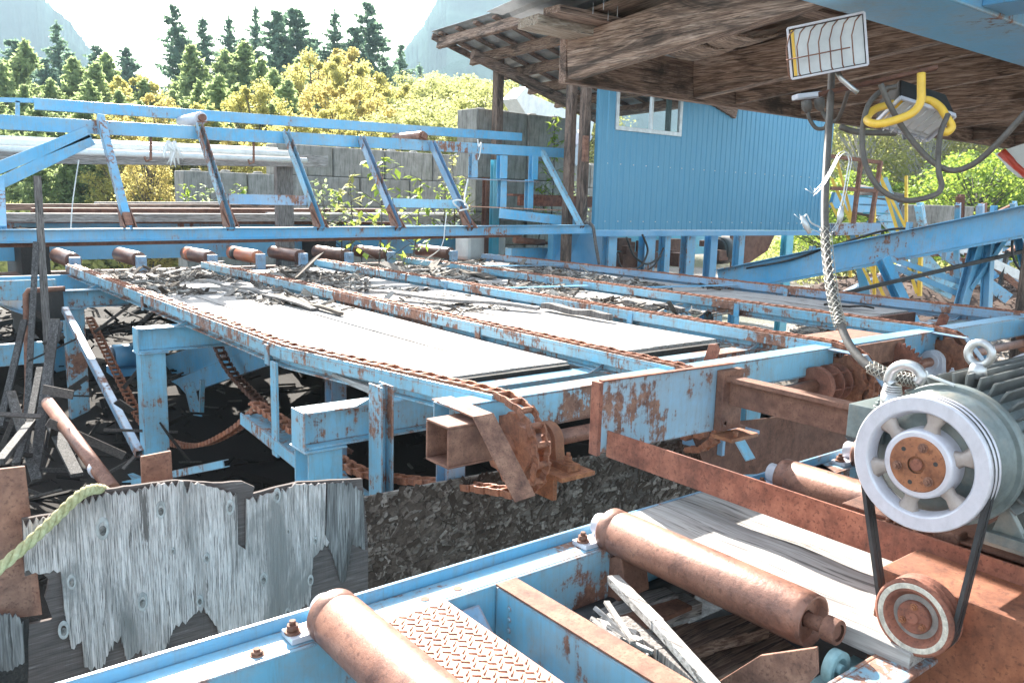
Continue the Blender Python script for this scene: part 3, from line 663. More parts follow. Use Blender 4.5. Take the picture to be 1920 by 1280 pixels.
# ------------------------------------------------------------------ log trough and rollers at the far ends of the rails
tr = thing('roller_trough', 'blue steel roller trough running across behind the chain deck', 'conveyor', (2.0, 13.5, GZ))
b = MB(); b.chan((-2.5, 12.95, -1.30), (11.5, 12.95, -1.30), .08, .26, .014, (0,0,1), 1); ob('near_channel', b, M['blue'], tr, .003)
b = MB(); b.chan((-2.5, 15.75, -.86), (11.5, 15.75, -.86), .10, .62, .014, (0,0,1), 1); ob('far_channel', b, M['blue_far'], tr, .003)
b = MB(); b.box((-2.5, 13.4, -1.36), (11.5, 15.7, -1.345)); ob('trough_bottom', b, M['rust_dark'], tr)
b = MB(); b.bar((-2.5, 15.66, -.52), (9.0, 15.66, -.52), .08, .06); ob('rust_angle', b, M['rust'], tr)
for x in (-1.0, 2.2, 6, 10):
    for y in (13.5, 15.6):
        b = MB(); b.ibeam((x, y, -1.36), (x, y, GZ+.01), .15, .15, .012, (0,1,0)); ob('leg', b, M['blue'], tr)
b = MB(); b.box((9.6, 13.0, -1.5), (10.2, 13.12, -.92)); 
m_orange = m_paint('orange_roller_paint', (.60,.13,.03), .45, 8., edge=False)
for k, (px, py) in enumerate([(112,482),(232,476),(362,474),(450,472),(528,470),(612,468),(690,466),(805,462)]):
    c = onY(px+12, py+4, 13.6); x = c.x
    r = thing('feed_roller', 'rusty steel feed roller in the trough, %s from the left' % ['first', 'second', 'third', 'fourth', 'fifth', 'sixth', 'seventh', 'eighth'][k] if k != 3 else 'feed roller with bright orange paint in the trough, fourth from the left', 'roller', (x, 14.4, -1.0), 'feed rollers in the trough')
    b = MB(); b.cyl((x, 13.08, -.99), (x, 14.25, -.99), .112, 28); ob('shell', b, m_orange if k == 3 else M['roller_dark'], r, .004)
    if k in (2, 3): b = MB(); b.cyl((x, 13.9, -.99), (x, 14.1, -.99), .1135, 28); ob('band', b, M['black'] if k == 3 else m_orange, r)
    b = MB(); b.cyl((x, 12.95, -.99), (x, 13.09, -.99), .045, 14); b.box((x-.07, 12.93, -1.17), (x+.07, 13.01, -.93)); b.bolt((x, 12.93, -.99), (0,-1,0), .04, .03); ob('bearing_block', b, M['rust_blue'], r, .004)

# ------------------------------------------------------------------ raised truss conveyor
tc = thing('truss_conveyor', 'blue steel truss frame with leaning struts carrying an overhead roller way', 'truss', (5, 11, GZ))
def LX(p, x): return V((x, p.y, p.z))
def line_at(pa, pb, y, x0, x1):
    a, c = onY(*pa, y), onY(*pb, y); f = lambda x: a+(c-a)*((x-a.x)/(c.x-a.x)); return f(x0), f(x1)
p, q = line_at((0,443), (1107,429.5), 11.0, -6, 10.5); b = MB(); b.ibeam(p, q, .14, .155); ob('bottom_chord', b, M['blue_far'], tc, .003)
b = MB(); b.bar(p+V((0,.1,-.115)), q+V((-1.6,.1,-.115)), .12, .05); ob('under_rail', b, M['rust_dark'], tc)
p, q = line_at((0,229), (1040,286.5), 12.2, -6, 10.85); b = MB(); b.chan(p, q, .09, .175, .014, (0,0,1), 1); b.bar(p.lerp(q,.868)+V((0,-.047,0)), p.lerp(q,.892)+V((0,-.047,0)), .004, .172); ob('near_chord', b, M['blue_far'], tc, .003)
def lineX(pa, pb, y): return onY(*pa, y), onY(*pb, y)
A, B_ = onY(63, 195, 13.2), onY(977, 257.5, 13.2)
b = MB(); b.chan(A, B_, .09, .155, .014, (0,0,1), 1); ob('far_chord', b, M['blue_far'], tc, .003)
b = MB(); b.bar(onY(-60, 186, 13.3), onY(63, 189, 13.3), .05, .06); b.bar(onY(33, 190, 13.3), onY(33, 220, 13.3), .05, .05); ob('rail_stub', b, M['blue_far'], tc)
for j, x in enumerate((2.63, 3.9, 5.18, 6.44, 7.77)):
    b = MB(); t_ = V((x, 12.14, .95)); bt = V((x, 10.95, -.44)); b.chan(bt, t_, .12, .085, .012, (1,0,0), 1 if j else -1)
    st = ob('strut', b, [M['blue_far'], M['blue_rusty'], M['blue_rusty'], M['rust_blue'], M['rust_blue']][j], tc, .002)
    b = MB(); d = (t_-bt).normalized()*1.0; b.chan(bt, bt+d*(.42 if j else .2), .127, .091, .014, (1,0,0), 1 if j else -1); b.prism([bt+V((-.075,-.10,.012)), bt+V((-.075,.12,.012)), bt+d*.34+V((-.075,0,0))], (.012,0,0)); b.prism([bt+V((.065,-.10,.012)), bt+V((.065,.12,.012)), bt+d*.34+V((.065,0,0))], (.012,0,0)); ob('gusset', b, M['rust'], st)
b = MB(); b.chan(V((10.23, 10.98, -.42)), V((10.23, 12.16, .95)), .10, .07, .012, (1,0,0), -1); ob('strut', b, M['light_blue'], tc, .002)
for (x0, x1, m_) in ((3.98, 5.1, 'rust_blue'), (6.52, 7.7, 'light_blue')):
    b = MB(); b.bar((x0, 11.28, -.06), (x1, 11.28, -.06), .05, .14); ob('cross_tie', b, M[m_], tc, .003)
for (pa, pb) in [((-40, 330), (165, 248)), ((-60, 372), (172, 262))]:
    b = MB(); b.chan(onY(*pa, 12.1), onY(*pb, 12.1), .10, .14, .012, (0,0,1), 1); ob('diagonal_brace', b, M['blue_far'], tc, .002)
b = MB(); b.ibeam(onY(-2, 340, 12.0), onY(2, 432, 11.1), .12, .12); ob('strut', b, M['blue_far'], tc)
for (px, py, l) in ((372, 230, 'white'), (785, 257, 'rusty')):
    c = onY(px, py, 12.3); r = thing('carry_roller', '%s carry roller resting between the two upper truss chords' % ('pale blue grey' if l == 'white' else 'brown rusty'), 'roller', (c.x, 12.7, c.z), 'carry rollers on the truss')
    x = c.x
    b = MB(); b.cyl((x, 12.16, 1.05), (x+.02, 13.1, 1.05), .085, 24); ob('shell', b, M['lgrey'] if l == 'white' else M['roller'], r, .004)
    b = MB(); b.cyl((x, 12.08, 1.05), (x, 12.16, 1.05), .05, 16); b.box((x-.07, 12.09, .985), (x+.07, 12.14, 1.0)); ob('end_cap', b, M['rust'], r)
for (px, py0, py1) in ((283, 257, 300), (476, 262, 305)):
    b = MB(); p, q = onY(px, py0, 12.22), onY(px, py1, 12.22); b.tube([p, q, q+V((-.06,0,-.02)), q+V((-.08,0,.04))], .018, 6); ob('hook', b, M['rust'], tc)
# hangers under the right end of the near chord
for (px, y0, y1, w_) in ((888, 288, 333, .12), (942, 292, 335, .16), (1001, 292, 337, .13), (942, 337, 392, .13), (993, 337, 400, .12)):
    b = MB(); p, q = onY(px, y0, 12.1), onY(px, y1, 12.1); b.ibeam(p, V((p.x, p.y, q.z)), w_, .12, .012, (0,1,0)); ob('hanger', b, M['blue_far'], tc)
b = MB(); p, q = onY(873, 334, 12.0), onY(1008, 340, 12.0); b.box((p.x, 11.95, p.z-.012), (q.x, 12.25, p.z)); ob('shelf_plate', b, M['rust_blue'], tc)
b = MB(); p, q = onY(937, 400, 11.9), onY(1095, 418, 11.5); b.bar(p, q, .05, .17); ob('platform_beam', b, M['blue_far'], tc, .003)
# mesh platform behind it
mt = NT('rusty_mesh'); mesh_v = mt.vor(30); mt.fin(mt.mix(mt.ramp(mesh_v, [(.2, .8), (.5, 0.)]), (.45,.25,.17), (.08,.04,.03)), .8); 
p0, p1 = onY(940, 398, 11.95), onY(1100, 412, 11.6); b = MB(); b.prism([p0+V((0,0,.09)), V((p1.x+.5, 11.6, p0.z+.05)), V((p1.x+1.1, 13.6, p0.z+.05)), V((p0.x+.4, 13.6, p0.z+.09))], (0,0,-.02)); ob('walkway_mesh', b, mt.m, tc)
b = MB(); p = onY(975, 372, 13.6); b.box((p.x, 13.6, p.z-.15), (p.x+3.2, 13.68, p.z+.05)); b.box((p.x-.1, 13.7, p.z+.05), (p.x+3.4, 14.3, p.z+.09)); ob('steel_ledge', b, M['rust_red'], tc)
# brown and teal posts
for (px, w_, mat, lab, y) in ((914, .14, 'rust_dark', 'dark brown steel post standing left of the teal post', 13.9), (930, .17, 'teal', 'bright teal steel post standing in front of the concrete blocks', 13.7)):
    p = onY(px, 300, y); b = MB(); b.chan((p.x, y, p.z-.35 if mat != 'teal' else p.z), (p.x, y, GZ), w_, .12, .01, (0,1,0), 1); b.box((p.x-.14, y-.14, GZ), (p.x+.14, y+.14, GZ+.02)); ob('steel_post', b, M[mat], label=lab, cat='post')
# string and rags
def string(pts, r, label, mat, name='string'):
    return ob(name, MB().tube(smooth_path(pts, 6), r, 6), mat, label=label, cat=name.split('_')[-1])
string([onY(444, 160, 12.3) + V((-3,0,-1.2)) , onY(141, 380, 12.3), onY(134, 425, 12.3)], .008, 'thin white string hanging behind the left truss struts', M['white']) if False else None
string([onY(148, 300, 12.6), onY(142, 340, 12.6), onY(136, 385, 12.6), onY(133, 432, 12.6)], .008, 'thin white string hanging down at the left behind the truss', M['white'])
string([onY(878, 335, 11.9), onY(872, 370, 11.7), onY(872, 395, 11.3), onY(858, 388, 11.2), onY(850, 378, 11.2), onY(866, 376, 11.1), onY(878, 390, 11.05), onY(862, 395, 11.0)], .014, 'pale cord knotted round the rusty strut left of the shed', M['white'], 'cord')
string([onY(838, 398, 10.9), onY(834, 432, 10.85), onY(832, 450, 10.85), onY(822, 470, 10.85), onZ(790, 492, ZT-.02)], .008, 'loose string trailing from the bottom chord down onto the deck', M['white'])
string([onY(896, 262, 12.05), onY(898, 275, 12.0), onY(903, 268, 12.0), onY(900, 290, 12.0), onY(897, 300, 12.0)], .010, 'white cord tied round the upper chord by the rusty patch', M['white'], 'cord')
b = MB(); rr = random.Random(2)
for k in range(26):
    p = onY(322+rr.uniform(-8, 8), 264+rr.random()*12, 12.05); q = p+V((rr.uniform(-.10,.12), rr.uniform(-.05,.05), -rr.uniform(.08,.30))); b.tube([p, p.lerp(q,.5)+V((rr.gauss(0,.03),0,0)), q], [.018,.02,.004], 5)
ob('rag', b, M['white'], label='torn white plastic rag hanging from the upper truss chord', cat='rag')

# white pipes on a timber behind the truss, on posts
y = 13.9
pr = thing('pipe_rack', 'grey timber beam on wooden post carrying long white pipes behind the truss', 'rack', onY(540, 415, y))
p, q = onY(-120, 300, y), onY(612, 304, y); q.z = p.z = (p.z+q.z)/2
pa, pb = onY(0, 290, y), onY(612, 303, y)
b = MB(); b.bar(onY(-100, 291, y), onY(612, 303, y), .16, .20); ob('beam', b, M['grey_x'], pr, .004)
for px in (-60, 540): p = onY(px, 300, y); b = MB(); b.box((p.x-.16, y+.10, p.z-.0), (p.x+.14, y+.24, GZ)); ob('post', b, M['grey_z'], pr, .004)
for k, (dy, py, r_, e) in enumerate(((-.05, 268, .062, 555), (-.32, 279, .045, 575), (.12, 260, .045, 520))):
    b = MB(); b.cyl(onY(-100, py-4-(k==0)*0, y+dy), onY(e, py+22, y+dy), r_, 18); ob('plastic_pipe', b, M['white'], label='long white plastic pipe lying on the timber rack, %s' % ['thickest of the three', 'nearest of the three', 'uppermost of the three'][k], cat='pipe', group='white pipes on the rack')
# stacked lumber behind
for k, (py, y_, h_, L0, L1, mt_, lb) in enumerate([(408, 15.2, .14, -120, 1000, 'grey_x', 'lowest timber of the lumber pile behind the truss'), (397, 15.6, .12, 60, 720, 'rust_dark', 'dark brown beam in the middle of the lumber pile'), (388, 16.0, .10, -50, 520, 'wood_roof_x', 'brown plank on the left top of the lumber pile'), (383, 16.3, .08, 180, 560, 'grey_x', 'pale plank topmost on the lumber pile'), (392, 15.9, .06, 240, 390, 'grey_y', 'short silver plank lying on the lumber pile'), (402, 15.4, .07, 500, 1000, 'white', 'white edged plank at the right of the lumber pile')]):
    b = MB(); b.bar(onY(L0, py, y_), onY(L1, py, y_), .3, h_); ob('timber', b, M[mt_], bevel=.004, label=lb, cat='timber', group='lumber pile behind the truss')
for k, x in enumerate((-3, 2, 7, 11)):
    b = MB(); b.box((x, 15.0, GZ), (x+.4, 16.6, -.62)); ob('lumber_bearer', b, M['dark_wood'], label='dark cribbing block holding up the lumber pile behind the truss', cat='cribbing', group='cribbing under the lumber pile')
p = onY(70, 330, 10.2); b = MB(); b.chan((p.x, 10.2, p.z), (p.x-.02, 10.2, GZ), .07, .05, .01, (0,1,0), 1); ob('steel_angle_post', b, M['grey_z'], label='tall thin grey angle post standing at the left before the truss', cat='post')
# ------------------------------------------------------------------ concrete lock-block walls
def m_conc():
    t = NT('weathered_concrete'); a = t.noise(3, 8, .7); st = t.noise(4, 6, .7, vec=t.mp((5, 5, .5)))
    c = t.ramp(a, [(.3, (.20,.19,.17)), (.7, (.40,.38,.35))]); c = t.mix(t.ramp(st, [(.48, 0.), (.66, .8)]), c, (.07,.065,.055))
    g = t.ramp(t.noise(1.2, 5), [(.55, 0.), (.7, .5)]); c = t.mix(g, c, (.11,.12,.07))
    oi = t.n('ShaderNodeObjectInfo').outputs['Random']; c = t.mix(t.math('MULTIPLY', oi, .35), c, (.15,.14,.12))
    return t.fin(c, .9, t.bump(t.noise(30, 8, .75), .5, .01))
M['conc'] = m_conc()
b = MB(); b.box((-.735,-.37,0), (.735,.37,.74)); b.cyl((-.35,0,.74), (-.35,0,.80), .14, 12, .10); b.cyl((.35,0,.74), (.35,0,.80), .14, 12, .10)
blk = ob('concrete_block', b, M['conc'], bevel=.025); first = True
rnd = random.Random(12)
def block(x, y, z, rz, lab, grp):
    global first
    o = blk if first else blk.copy()
    if not first: COL.objects.link(o)
    first = False; o.location = (x, y, z); o.rotation_euler.z = rz+rnd.uniform(-.02, .02); tag(o, lab, 'concrete block', grp)
for r in range(6):
    for c in range(10):
        x = 6.7+c*1.5+(.75 if r % 2 else 0); z = GZ+.02+r*.75
        if r == 5 and c < 1: continue
        block(x, 20+.03*r, z, 0, 'stained grey concrete block of the long wall behind the truss conveyor', 'blocks of the long wall')
for r in range(7):
    for c in range(2):
        block(11.62+c*1.5, 15.6, GZ+.02+r*.75-(.0), .03, 'concrete block of the tall stack behind the wooden shed post', 'blocks of the tall stack')
# ------------------------------------------------------------------ saplings and vines
def sapling(px, py, y, H, n, ls, mat, label, seed, wide=.45, name='sapling'):
    r_ = random.Random(seed); base = onY(px, py, y); base.z -= H
    root = thing(name, label, 'sapling', base); st = MB(); lf = MB()
    top = base+V((r_.gauss(0,.1), 0, H)); st.tube([base, base.lerp(top, .5)+V((.05,0,0)), top], [.018,.012,.004], 6)
    for k in range(n):
        u = .25+.75*k/n; p = base.lerp(top, u); a = k*2.4; L = wide*(1.15-u)*(.6+.6*r_.random()); q = p+V((math.cos(a)*L, math.sin(a)*L, L*.6)); st.tube([p, p.lerp(q,.5)+V((0,0,.03)), q], [.007,.005,.003], 5, False)
        for j in range(7):
            c = p.lerp(q, .25+.12*j); d = V((r_.gauss(0,1), r_.gauss(0,1), -.2+r_.gauss(0,.4))).normalized(); s = ls*(.6+.6*r_.random())
            sd = d.cross(V((0,0,1))).normalized(); nrm = V((0,0,1)).lerp(V((r_.gauss(0,.5), r_.gauss(0,.5), 1)), .5); o = len(lf.v); m = c+d*s*.5+V((0,0,-.02))
            lf.v += [c, m+sd*s*.30+V((0,0,.012)), c+d*s+V((0,0,-s*.25)), m-sd*s*.30+V((0,0,.012)), m]; lf.f += [[o,o+1,o+4],[o+1,o+2,o+4],[o+2,o+3,o+4],[o+3,o,o+4]]; lf.sm += [False]*4
    ob('stem', st, M['bark'], root); ob('leaves', lf, mat, root); return root
sapling(705, 290, 12.9, 2.6, 16, .20, M['leaf_fresh'], 'bushy sapling with big yellow green leaves left of the cord tied strut', 1, 1.1)
sapling(770, 325, 13.1, 1.9, 10, .17, M['leaf_fresh'], 'smaller sapling right of the bushy one behind the truss', 2, .8)
sapling(655, 320, 13.3, 1.7, 9, .16, M['leaf_yg'], 'thin sapling left of the bushy one behind the truss', 3, .7)
sapling(1040, 215, 14.8, 2.6, 16, .17, M['leaf_fresh'], 'upright sapling growing before the tall concrete stack', 4, .6)
sapling(855, 285, 15.0, 1.8, 9, .14, M['leaf_yg'], 'small sapling before the concrete wall left of the teal post', 5, .6)
for k, (px, py) in enumerate([(860,330),(900,350),(960,340),(1010,345),(1060,310),(1085,340),(350,345),(400,350),(450,345),(610,340),(640,355),(1020,300),(830,345)]):
    sapling(px, py, 15.0+.4*(k % 3)+ (3 if px < 600 else 0), 1.6, 18, .12, M['leaf_g'] if k % 2 else M['leaf_fresh'], 'dark leafy creeper growing up the grey concrete block wall', 20+k, .8, 'creeper')['group'] = 'creepers on the concrete wall'

# ------------------------------------------------------------------ dark heap of bark and scrap under the deck
def heap(name, x0, x1, y0, y1, hfun, mat, n, label, seed):
    r_ = random.Random(seed); b = MB(); nx = ny = 40
    H = lambda x, y: GZ+hfun((x-x0)/(x1-x0), (y-y0)/(y1-y0))+noise.fractal(V((x*.9, y*.9, seed)), .9, 2., 4)*.22
    b.add([(x0+(x1-x0)*i/nx, y0+(y1-y0)*j/ny, H(x0+(x1-x0)*i/nx, y0+(y1-y0)*j/ny)) for j in range(ny+1) for i in range(nx+1)], [(j*(nx+1)+i, j*(nx+1)+i+1, (j+1)*(nx+1)+i+1, (j+1)*(nx+1)+i) for j in range(ny) for i in range(nx)], True)
    for k in range(n):
        x, y = r_.uniform(x0, x1), r_.uniform(y0, y1); L = r_.uniform(.08, .35)*(.5+r_.random()**3*2.5); d = V((r_.gauss(0,1), r_.gauss(0,1), r_.gauss(0,.3))).normalized(); c = V((x, y, H(x, y)+.04)); b.bar(c-d*L/2, c+d*L/2, L*r_.uniform(.04,.16), .02, (r_.gauss(0,.4), r_.gauss(0,.4), 1))
    ob(name, b, mat, kind='stuff', label=label, cat='debris')
bump_ = lambda u, v: max(0, min(1, u*6, (1-u)*6, v*6, (1-v)*6))
heap('scrap_heap', -9, 10.6, 4.4, 22, lambda u, v: bump_(u, v)*(.38+.55*v), m_bits('shade_dark_scrap', [(0, (.012,.010,.009)), (.8, (.035,.028,.024)), (1, (.15,.13,.115))]), 3600, 'shade darkened heap of bark and broken wood under the deck', 3)  # scrap colours taken near black in place of the under-deck shade
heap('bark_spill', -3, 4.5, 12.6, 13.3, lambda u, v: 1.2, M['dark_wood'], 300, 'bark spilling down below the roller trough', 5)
# blue machinery glimpsed in the dark below the deck
mc = thing('drive_unit', 'small blue electric motor with round spoked wheel in the dark under the deck', 'motor', onX(215, 720, 2.5))
c = onX(213, 668, 2.5); b = MB(); b.cyl(c+V((.0,0,0)), c+V((.3,0,0)), .15, 24); b.box(c+V((-.05,-.2,-.24)), c+V((.35,.2,-.15))); ob('housing', b, M['blue_clean'], mc)
b = MB(); b.lathe(c+V((-.06,0,0)), (1,0,0), [(0,.12),(.0,.14),(.04,.145),(.04,.06)], 28); b.cyl(c+V((-.08,0,0)), c+V((.02,0,0)), .04, 16)
for k in range(5): a = k*1.257; b.bar(c+V((-.03, math.cos(a)*.03, math.sin(a)*.03)), c+V((-.03, math.cos(a)*.125, math.sin(a)*.125)), .02, .03, (1,0,0))
ob('wheel', b, M['lgrey'], mc)
b = MB(); c = onX(112, 672, 3.4); b.lathe(c, (1,0,0), [(0,.24),(.04,.26),(.12,.26),(.12,.1),(.05,.08),(.05,.2),(0,.2)], 24); ob('pulley_wheel', b, M['black'], label='dark round pulley wheel behind the left posts', cat='pulley')
uc = thing('lower_conveyor', 'sloping blue conveyor in the shadow below the nearest boards', 'conveyor', onX(400, 740, 3.2))
b = MB(); b.bar(onX(300, 740, 3.3), onX(500, 665, 3.3), .05, .24); b.bar(onX(310, 690, 3.6), onX(560, 620, 3.6), .05, .35); ob('side_panel', b, M['blue'], uc)
b = MB(); b.ibeam(onX(355, 720, 3.1), onX(372, 790, 3.1), .10, .10); b.bar(onX(380, 712, 3.1), onX(378, 775, 3.1), .05, .05); ob('prop', b, M['blue_rusty'], uc)
# left-hand blue frame, panel and pipe
lf = thing('side_frame', 'blue steel frame with dark panel at the left end of the deck', 'frame', (1.2, 11.0, GZ))
b = MB(); b.ibeam(onX(-60, 538, 1.6), (1.75, 11.9, -1.50), .15, .24); ob('top_beam', b, M['blue'], lf)
b = MB(); pp = onX(-40, 640, 1.3); b.chan((-3, 11.4, -1.97), (1.8, 11.4, -1.97), .10, .26); ob('lower_beam', b, M['light_blue'], lf)
b = MB(); b.chan((-3, 11.6, -1.22), (1.9, 11.6, -1.22), .10, .24); ob('upper_beam', b, M['blue_rusty'], lf)
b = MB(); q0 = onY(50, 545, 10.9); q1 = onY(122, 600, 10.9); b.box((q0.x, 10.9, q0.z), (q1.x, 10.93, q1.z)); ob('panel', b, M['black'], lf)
b = MB(); b.tube([onY(122, 541, 10.7), onY(52, 545, 10.7), onY(48, 552, 10.7), onY(52, 720, 10.7), onY(46, 800, 10.7)], .03, 8); ob('handrail_pipe', b, M['rust'], lf)
# leaning planks, pipes and bars
def lean(px0, py0, y0, px1, py1, y1, w_, h_, mat, label, name='leaning_plank', cat='plank', rnd_=False):
    p, q = onY(px0, py0, y0), onY(px1, py1, y1); b = MB()
    if rnd_: b.cyl(p, q, w_/2, 14)
    else: b.bar(p, q, w_, h_)
    return ob(name, b, mat, bevel=0 if rnd_ else .003, label=label, cat=cat, group='scrap leaning at the left of the deck')
m_dp = m_wood('shade_dark_weathered_plank', 'Z', (.03,.027,.026), (.085,.078,.075), (.17,.16,.155), .3, .6)  # plank grey darkened to paint in the backlit, shaded faces
lean(68,455,10.1,48,840,8.6,.055,.04,m_dp,'long dark grey board leaning steeply beside the rusty handrail pipe')
lean(46,600,9.6,0,800,8.8,.06,.04,m_dp,'dark slanting board at the far left edge below the panel')
lean(104,600,8.2,66,880,7.0,.075,.04,m_dp,'pale leaning plank left of the rusty brace')
lean(112,605,8.3,103,640,8.1,.06,.04,m_dp,'broken brown splinter on top of the pale plank')
lean(75,690,8.0,45,850,7.0,.05,.03,m_dp,'thin grey lath crossing behind the pale plank')
lean(20,735,7.6,70,900,6.8,.07,.03,m_dp,'dark plank crossing low at the far left')
lean(90,755,7.4,213,918,5.8,.10,.1,M['roller'],'round rusty pipe with pale joint slanting to the plywood','leaning_pipe','pipe',True)
lean(95,790,7.8,145,890,6.9,.09,.03,m_dp,'grey plank lying beside the slanting pipe')
lean(50,810,7.2,30,870,6.8,.05,.03,m_dp,'small grey lath leaning among the scrap at far left')
lean(0,865,6.4,60,790,7.4,.06,.04,m_dp,'brown stick slanting upward at the left edge')
c = onY(182, 880, 6.15); d = (onY(213,918,5.8)-onY(90,755,7.4)).normalized(); b = MB(); b.cyl(c-d*.03, c+d*.03, .056, 18); ob('pipe_collar', b, M['lgrey'], label='pale metal collar on the slanting rusty pipe', cat='collar')
b = MB(); rr = random.Random(31)
for k in range(36):
    px, py = rr.uniform(-40, 330), rr.uniform(560, 900); p = onY(px, py, rr.uniform(8.5, 12.5) if py < 700 else rr.uniform(6.5, 10.0)); d = V((rr.gauss(0,1), rr.gauss(0,.6), rr.gauss(0,.9))).normalized(); L = rr.uniform(.15, .7)
    if p.z > -1.35 or p.z < GZ or p.x > 5: continue
    b.bar(p-d*L/2, p+d*L/2, rr.uniform(.02,.07), .015, (rr.gauss(0,1), rr.gauss(0,1), rr.gauss(0,1)))
ob('broken_slats', b, m_bits('broken_slat_wood', [(0, (.03,.025,.022)), (1, (.14,.12,.11))]), kind='stuff', label='tangle of broken slats and splinters piled left of the posts', cat='debris')

# ------------------------------------------------------------------ front panels: plywood, OSB, rusty plates, rope
PY = 2.35
def m_ply(name, dark):
    t = NT(name); g = t.noise(4, 9, .72, vec=t.mp((26, 26, .9)), dist=.4); fine = t.noise(10, 5, .65, vec=t.mp((60, 60, 1.6)))
    if dark: c = t.ramp(t.noise(6, 8, .7, vec=t.mp((1.5, 9, 30))), [(.3, (.045,.032,.028)), (.62, (.115,.085,.075)), (.75, (.3,.27,.25))]); return t.fin(c, .9, t.bump(g, .6, .004))
    c = t.ramp(g, [(.28, (.23,.19,.175)), (.45, (.47,.395,.36)), (.62, (.70,.60,.56))])
    c = t.mix(t.ramp(fine, [(.50, 0.), (.62, .9)]), c, (.07,.06,.055))
    blot = t.ramp(t.noise(2.2, 6, .6, vec=t.mp((2.5, 2.5, 1.1)), dist=.8), [(.47, 0.), (.62, .85)]); c = t.mix(blot, c, t.mix(fine, (.08,.07,.065), (.25,.23,.21)))
    tear = t.ramp(t.noise(6, 7, .7, vec=t.mp((9, 9, .55)), dist=.5), [(.60, 0.), (.64, .85)]); c = t.mix(tear, c, (.085,.065,.055))
    return t.fin(c, .85, t.bump(t.math('ADD', g, fine), .9, .006))
def outline(pts, y): return [onY(px, py, y) for px, py in pts]
def ragged(pts, amp, step, seed, vert=True):
    r_ = random.Random(seed); out = []
    for (a, b_) in zip(pts, pts[1:]+pts[:1]):
        L = math.hypot(b_[0]-a[0], b_[1]-a[1]); n = max(1, int(L/step))
        for k in range(n):
            t_ = k/n; x, y = a[0]+(b_[0]-a[0])*t_, a[1]+(b_[1]-a[1])*t_
            if k and vert: y += r_.uniform(0, amp)*(1.3*r_.random()+.2)*(1 if k % 2 else -.4)
            elif k: x += r_.uniform(-amp, amp)*.3; y += r_.uniform(-amp, amp)*.3
            out.append((x, y))
    return out
from mathutils.geometry import tessellate_polygon
def sheet(pts, y, th, mat, name, parent):
    P = outline(pts, y); n = len(P); tr_ = tessellate_polygon([P]); b = MB(); b.v = P+[p+V((0,th,0)) for p in P]
    for t_ in tr_: b.f.append(list(t_)); b.f.append([i+n for i in t_][::-1])
    for i in range(n): b.f.append([i, (i+1)%n, n+(i+1)%n, n+i])
    b.sm = [False]*len(b.f); return ob(name, b, mat, parent)
pw = thing('plywood_sheet', 'silver weathered plywood sheet with torn splintered edge on the left', 'plywood', onY(350, 1180, PY))
back = [(42,972),(120,960),(140,930),(190,918),(330,900),(400,905),(455,902),(478,912),(475,925),(510,915),(560,903),(680,897),(690,1010),(692,1170),(688,1320),(52,1330),(55,1170),(100,1160),(85,1120),(92,1085),(75,1070),(48,1080)]
sheet(ragged(back, 3, 14, 1, False), PY+.006, .012, m_ply('dark_inner_veneer', True), 'inner_veneer', pw)
front = [(44,975),(120,965),(150,938),(205,925),(250,920),(310,905),(345,902),(352,925),(360,903),(445,925),(447,1020),(462,1030),(463,935),(508,925),(560,908),(612,905),(610,1000),(618,1015),(588,1045),(583,1120),(560,1150),(500,1185),(425,1210),(415,1185),(390,1150),(383,1135),(355,1160),(330,1170),(310,1215),(300,1250),(265,1215),(240,1240),(228,1190),(215,1200),(190,1255),(160,1250),(155,1200),(135,1215),(122,1140),(115,1070),(80,1075),(48,1070)]
sheet(ragged(front, 11, 6, 2), PY-.006, .008, m_ply('silver_outer_veneer', False), 'outer_veneer', pw)
sheet(ragged([(615,905),(660,905),(682,925),(685,1030),(660,1020),(650,1085),(640,1090),(628,1050),(612,1010)], 9, 5, 3), PY-.004, .006, M['grey_z'], 'veneer_strip', pw)
sheet(ragged([(-20,1153),(30,1150),(45,1165),(47,1240),(20,1255),(-20,1262)], 8, 5, 4), PY-.005, .008, M['grey_z'], 'veneer_scrap', pw)
sheet([(-30,1156),(55,1160),(52,1330),(-30,1330)], PY+.008, .01, M['dark_wood'], 'lower_veneer', pw)
m_kn = NT('knot_wood'); kd = m_kn.noise(60, 4); m_kn.fin(m_kn.ramp(kd, [(.35, (.05,.04,.035)), (.6, (.22,.19,.17))]), .9, m_kn.bump(m_kn.noise(90, 5), .8, .003)); m_ring = m_plain('knot_ring_wood', (.33,.305,.285), .9, 0, 40, .3)
for k, (px, py, s_) in enumerate([(193,990,1.5),(302,955,1.2),(432,950,1.1),(520,928,1.1),(388,1045,.8),(325,1032,.5),(135,1090,1.),(268,1127,1.3),(375,1125,.9),(495,1085,1.1),(120,1180,1.2),(583,1087,.9),(541,995,.5),(592,1012,.7),(540,1148,.8)]):
    c = onY(px, py, PY-.0065); s_ *= .85; b = MB(); b.lathe((0,0,0), (0,-1,0), [(0,.017*s_),(.002,.015*s_),(.0028,.011*s_),(.0012,.0085*s_)], 20); rg = MB(); 
    b.v = [V((v.x*.8, v.y, v.z*1.55))+c for v in b.v]; kn_ = ob('knot', b, m_ring, pw); b = MB(); b.lathe((0,0,0), (0,-1,0), [(0,.0095*s_),(.0035,.007*s_),(.002,.003*s_),(.004,0)], 16); b.v = [V((v.x*.8, v.y, v.z*1.3-.006*s_))+c for v in b.v]; ob('knot_core', b, m_kn.m, kn_)
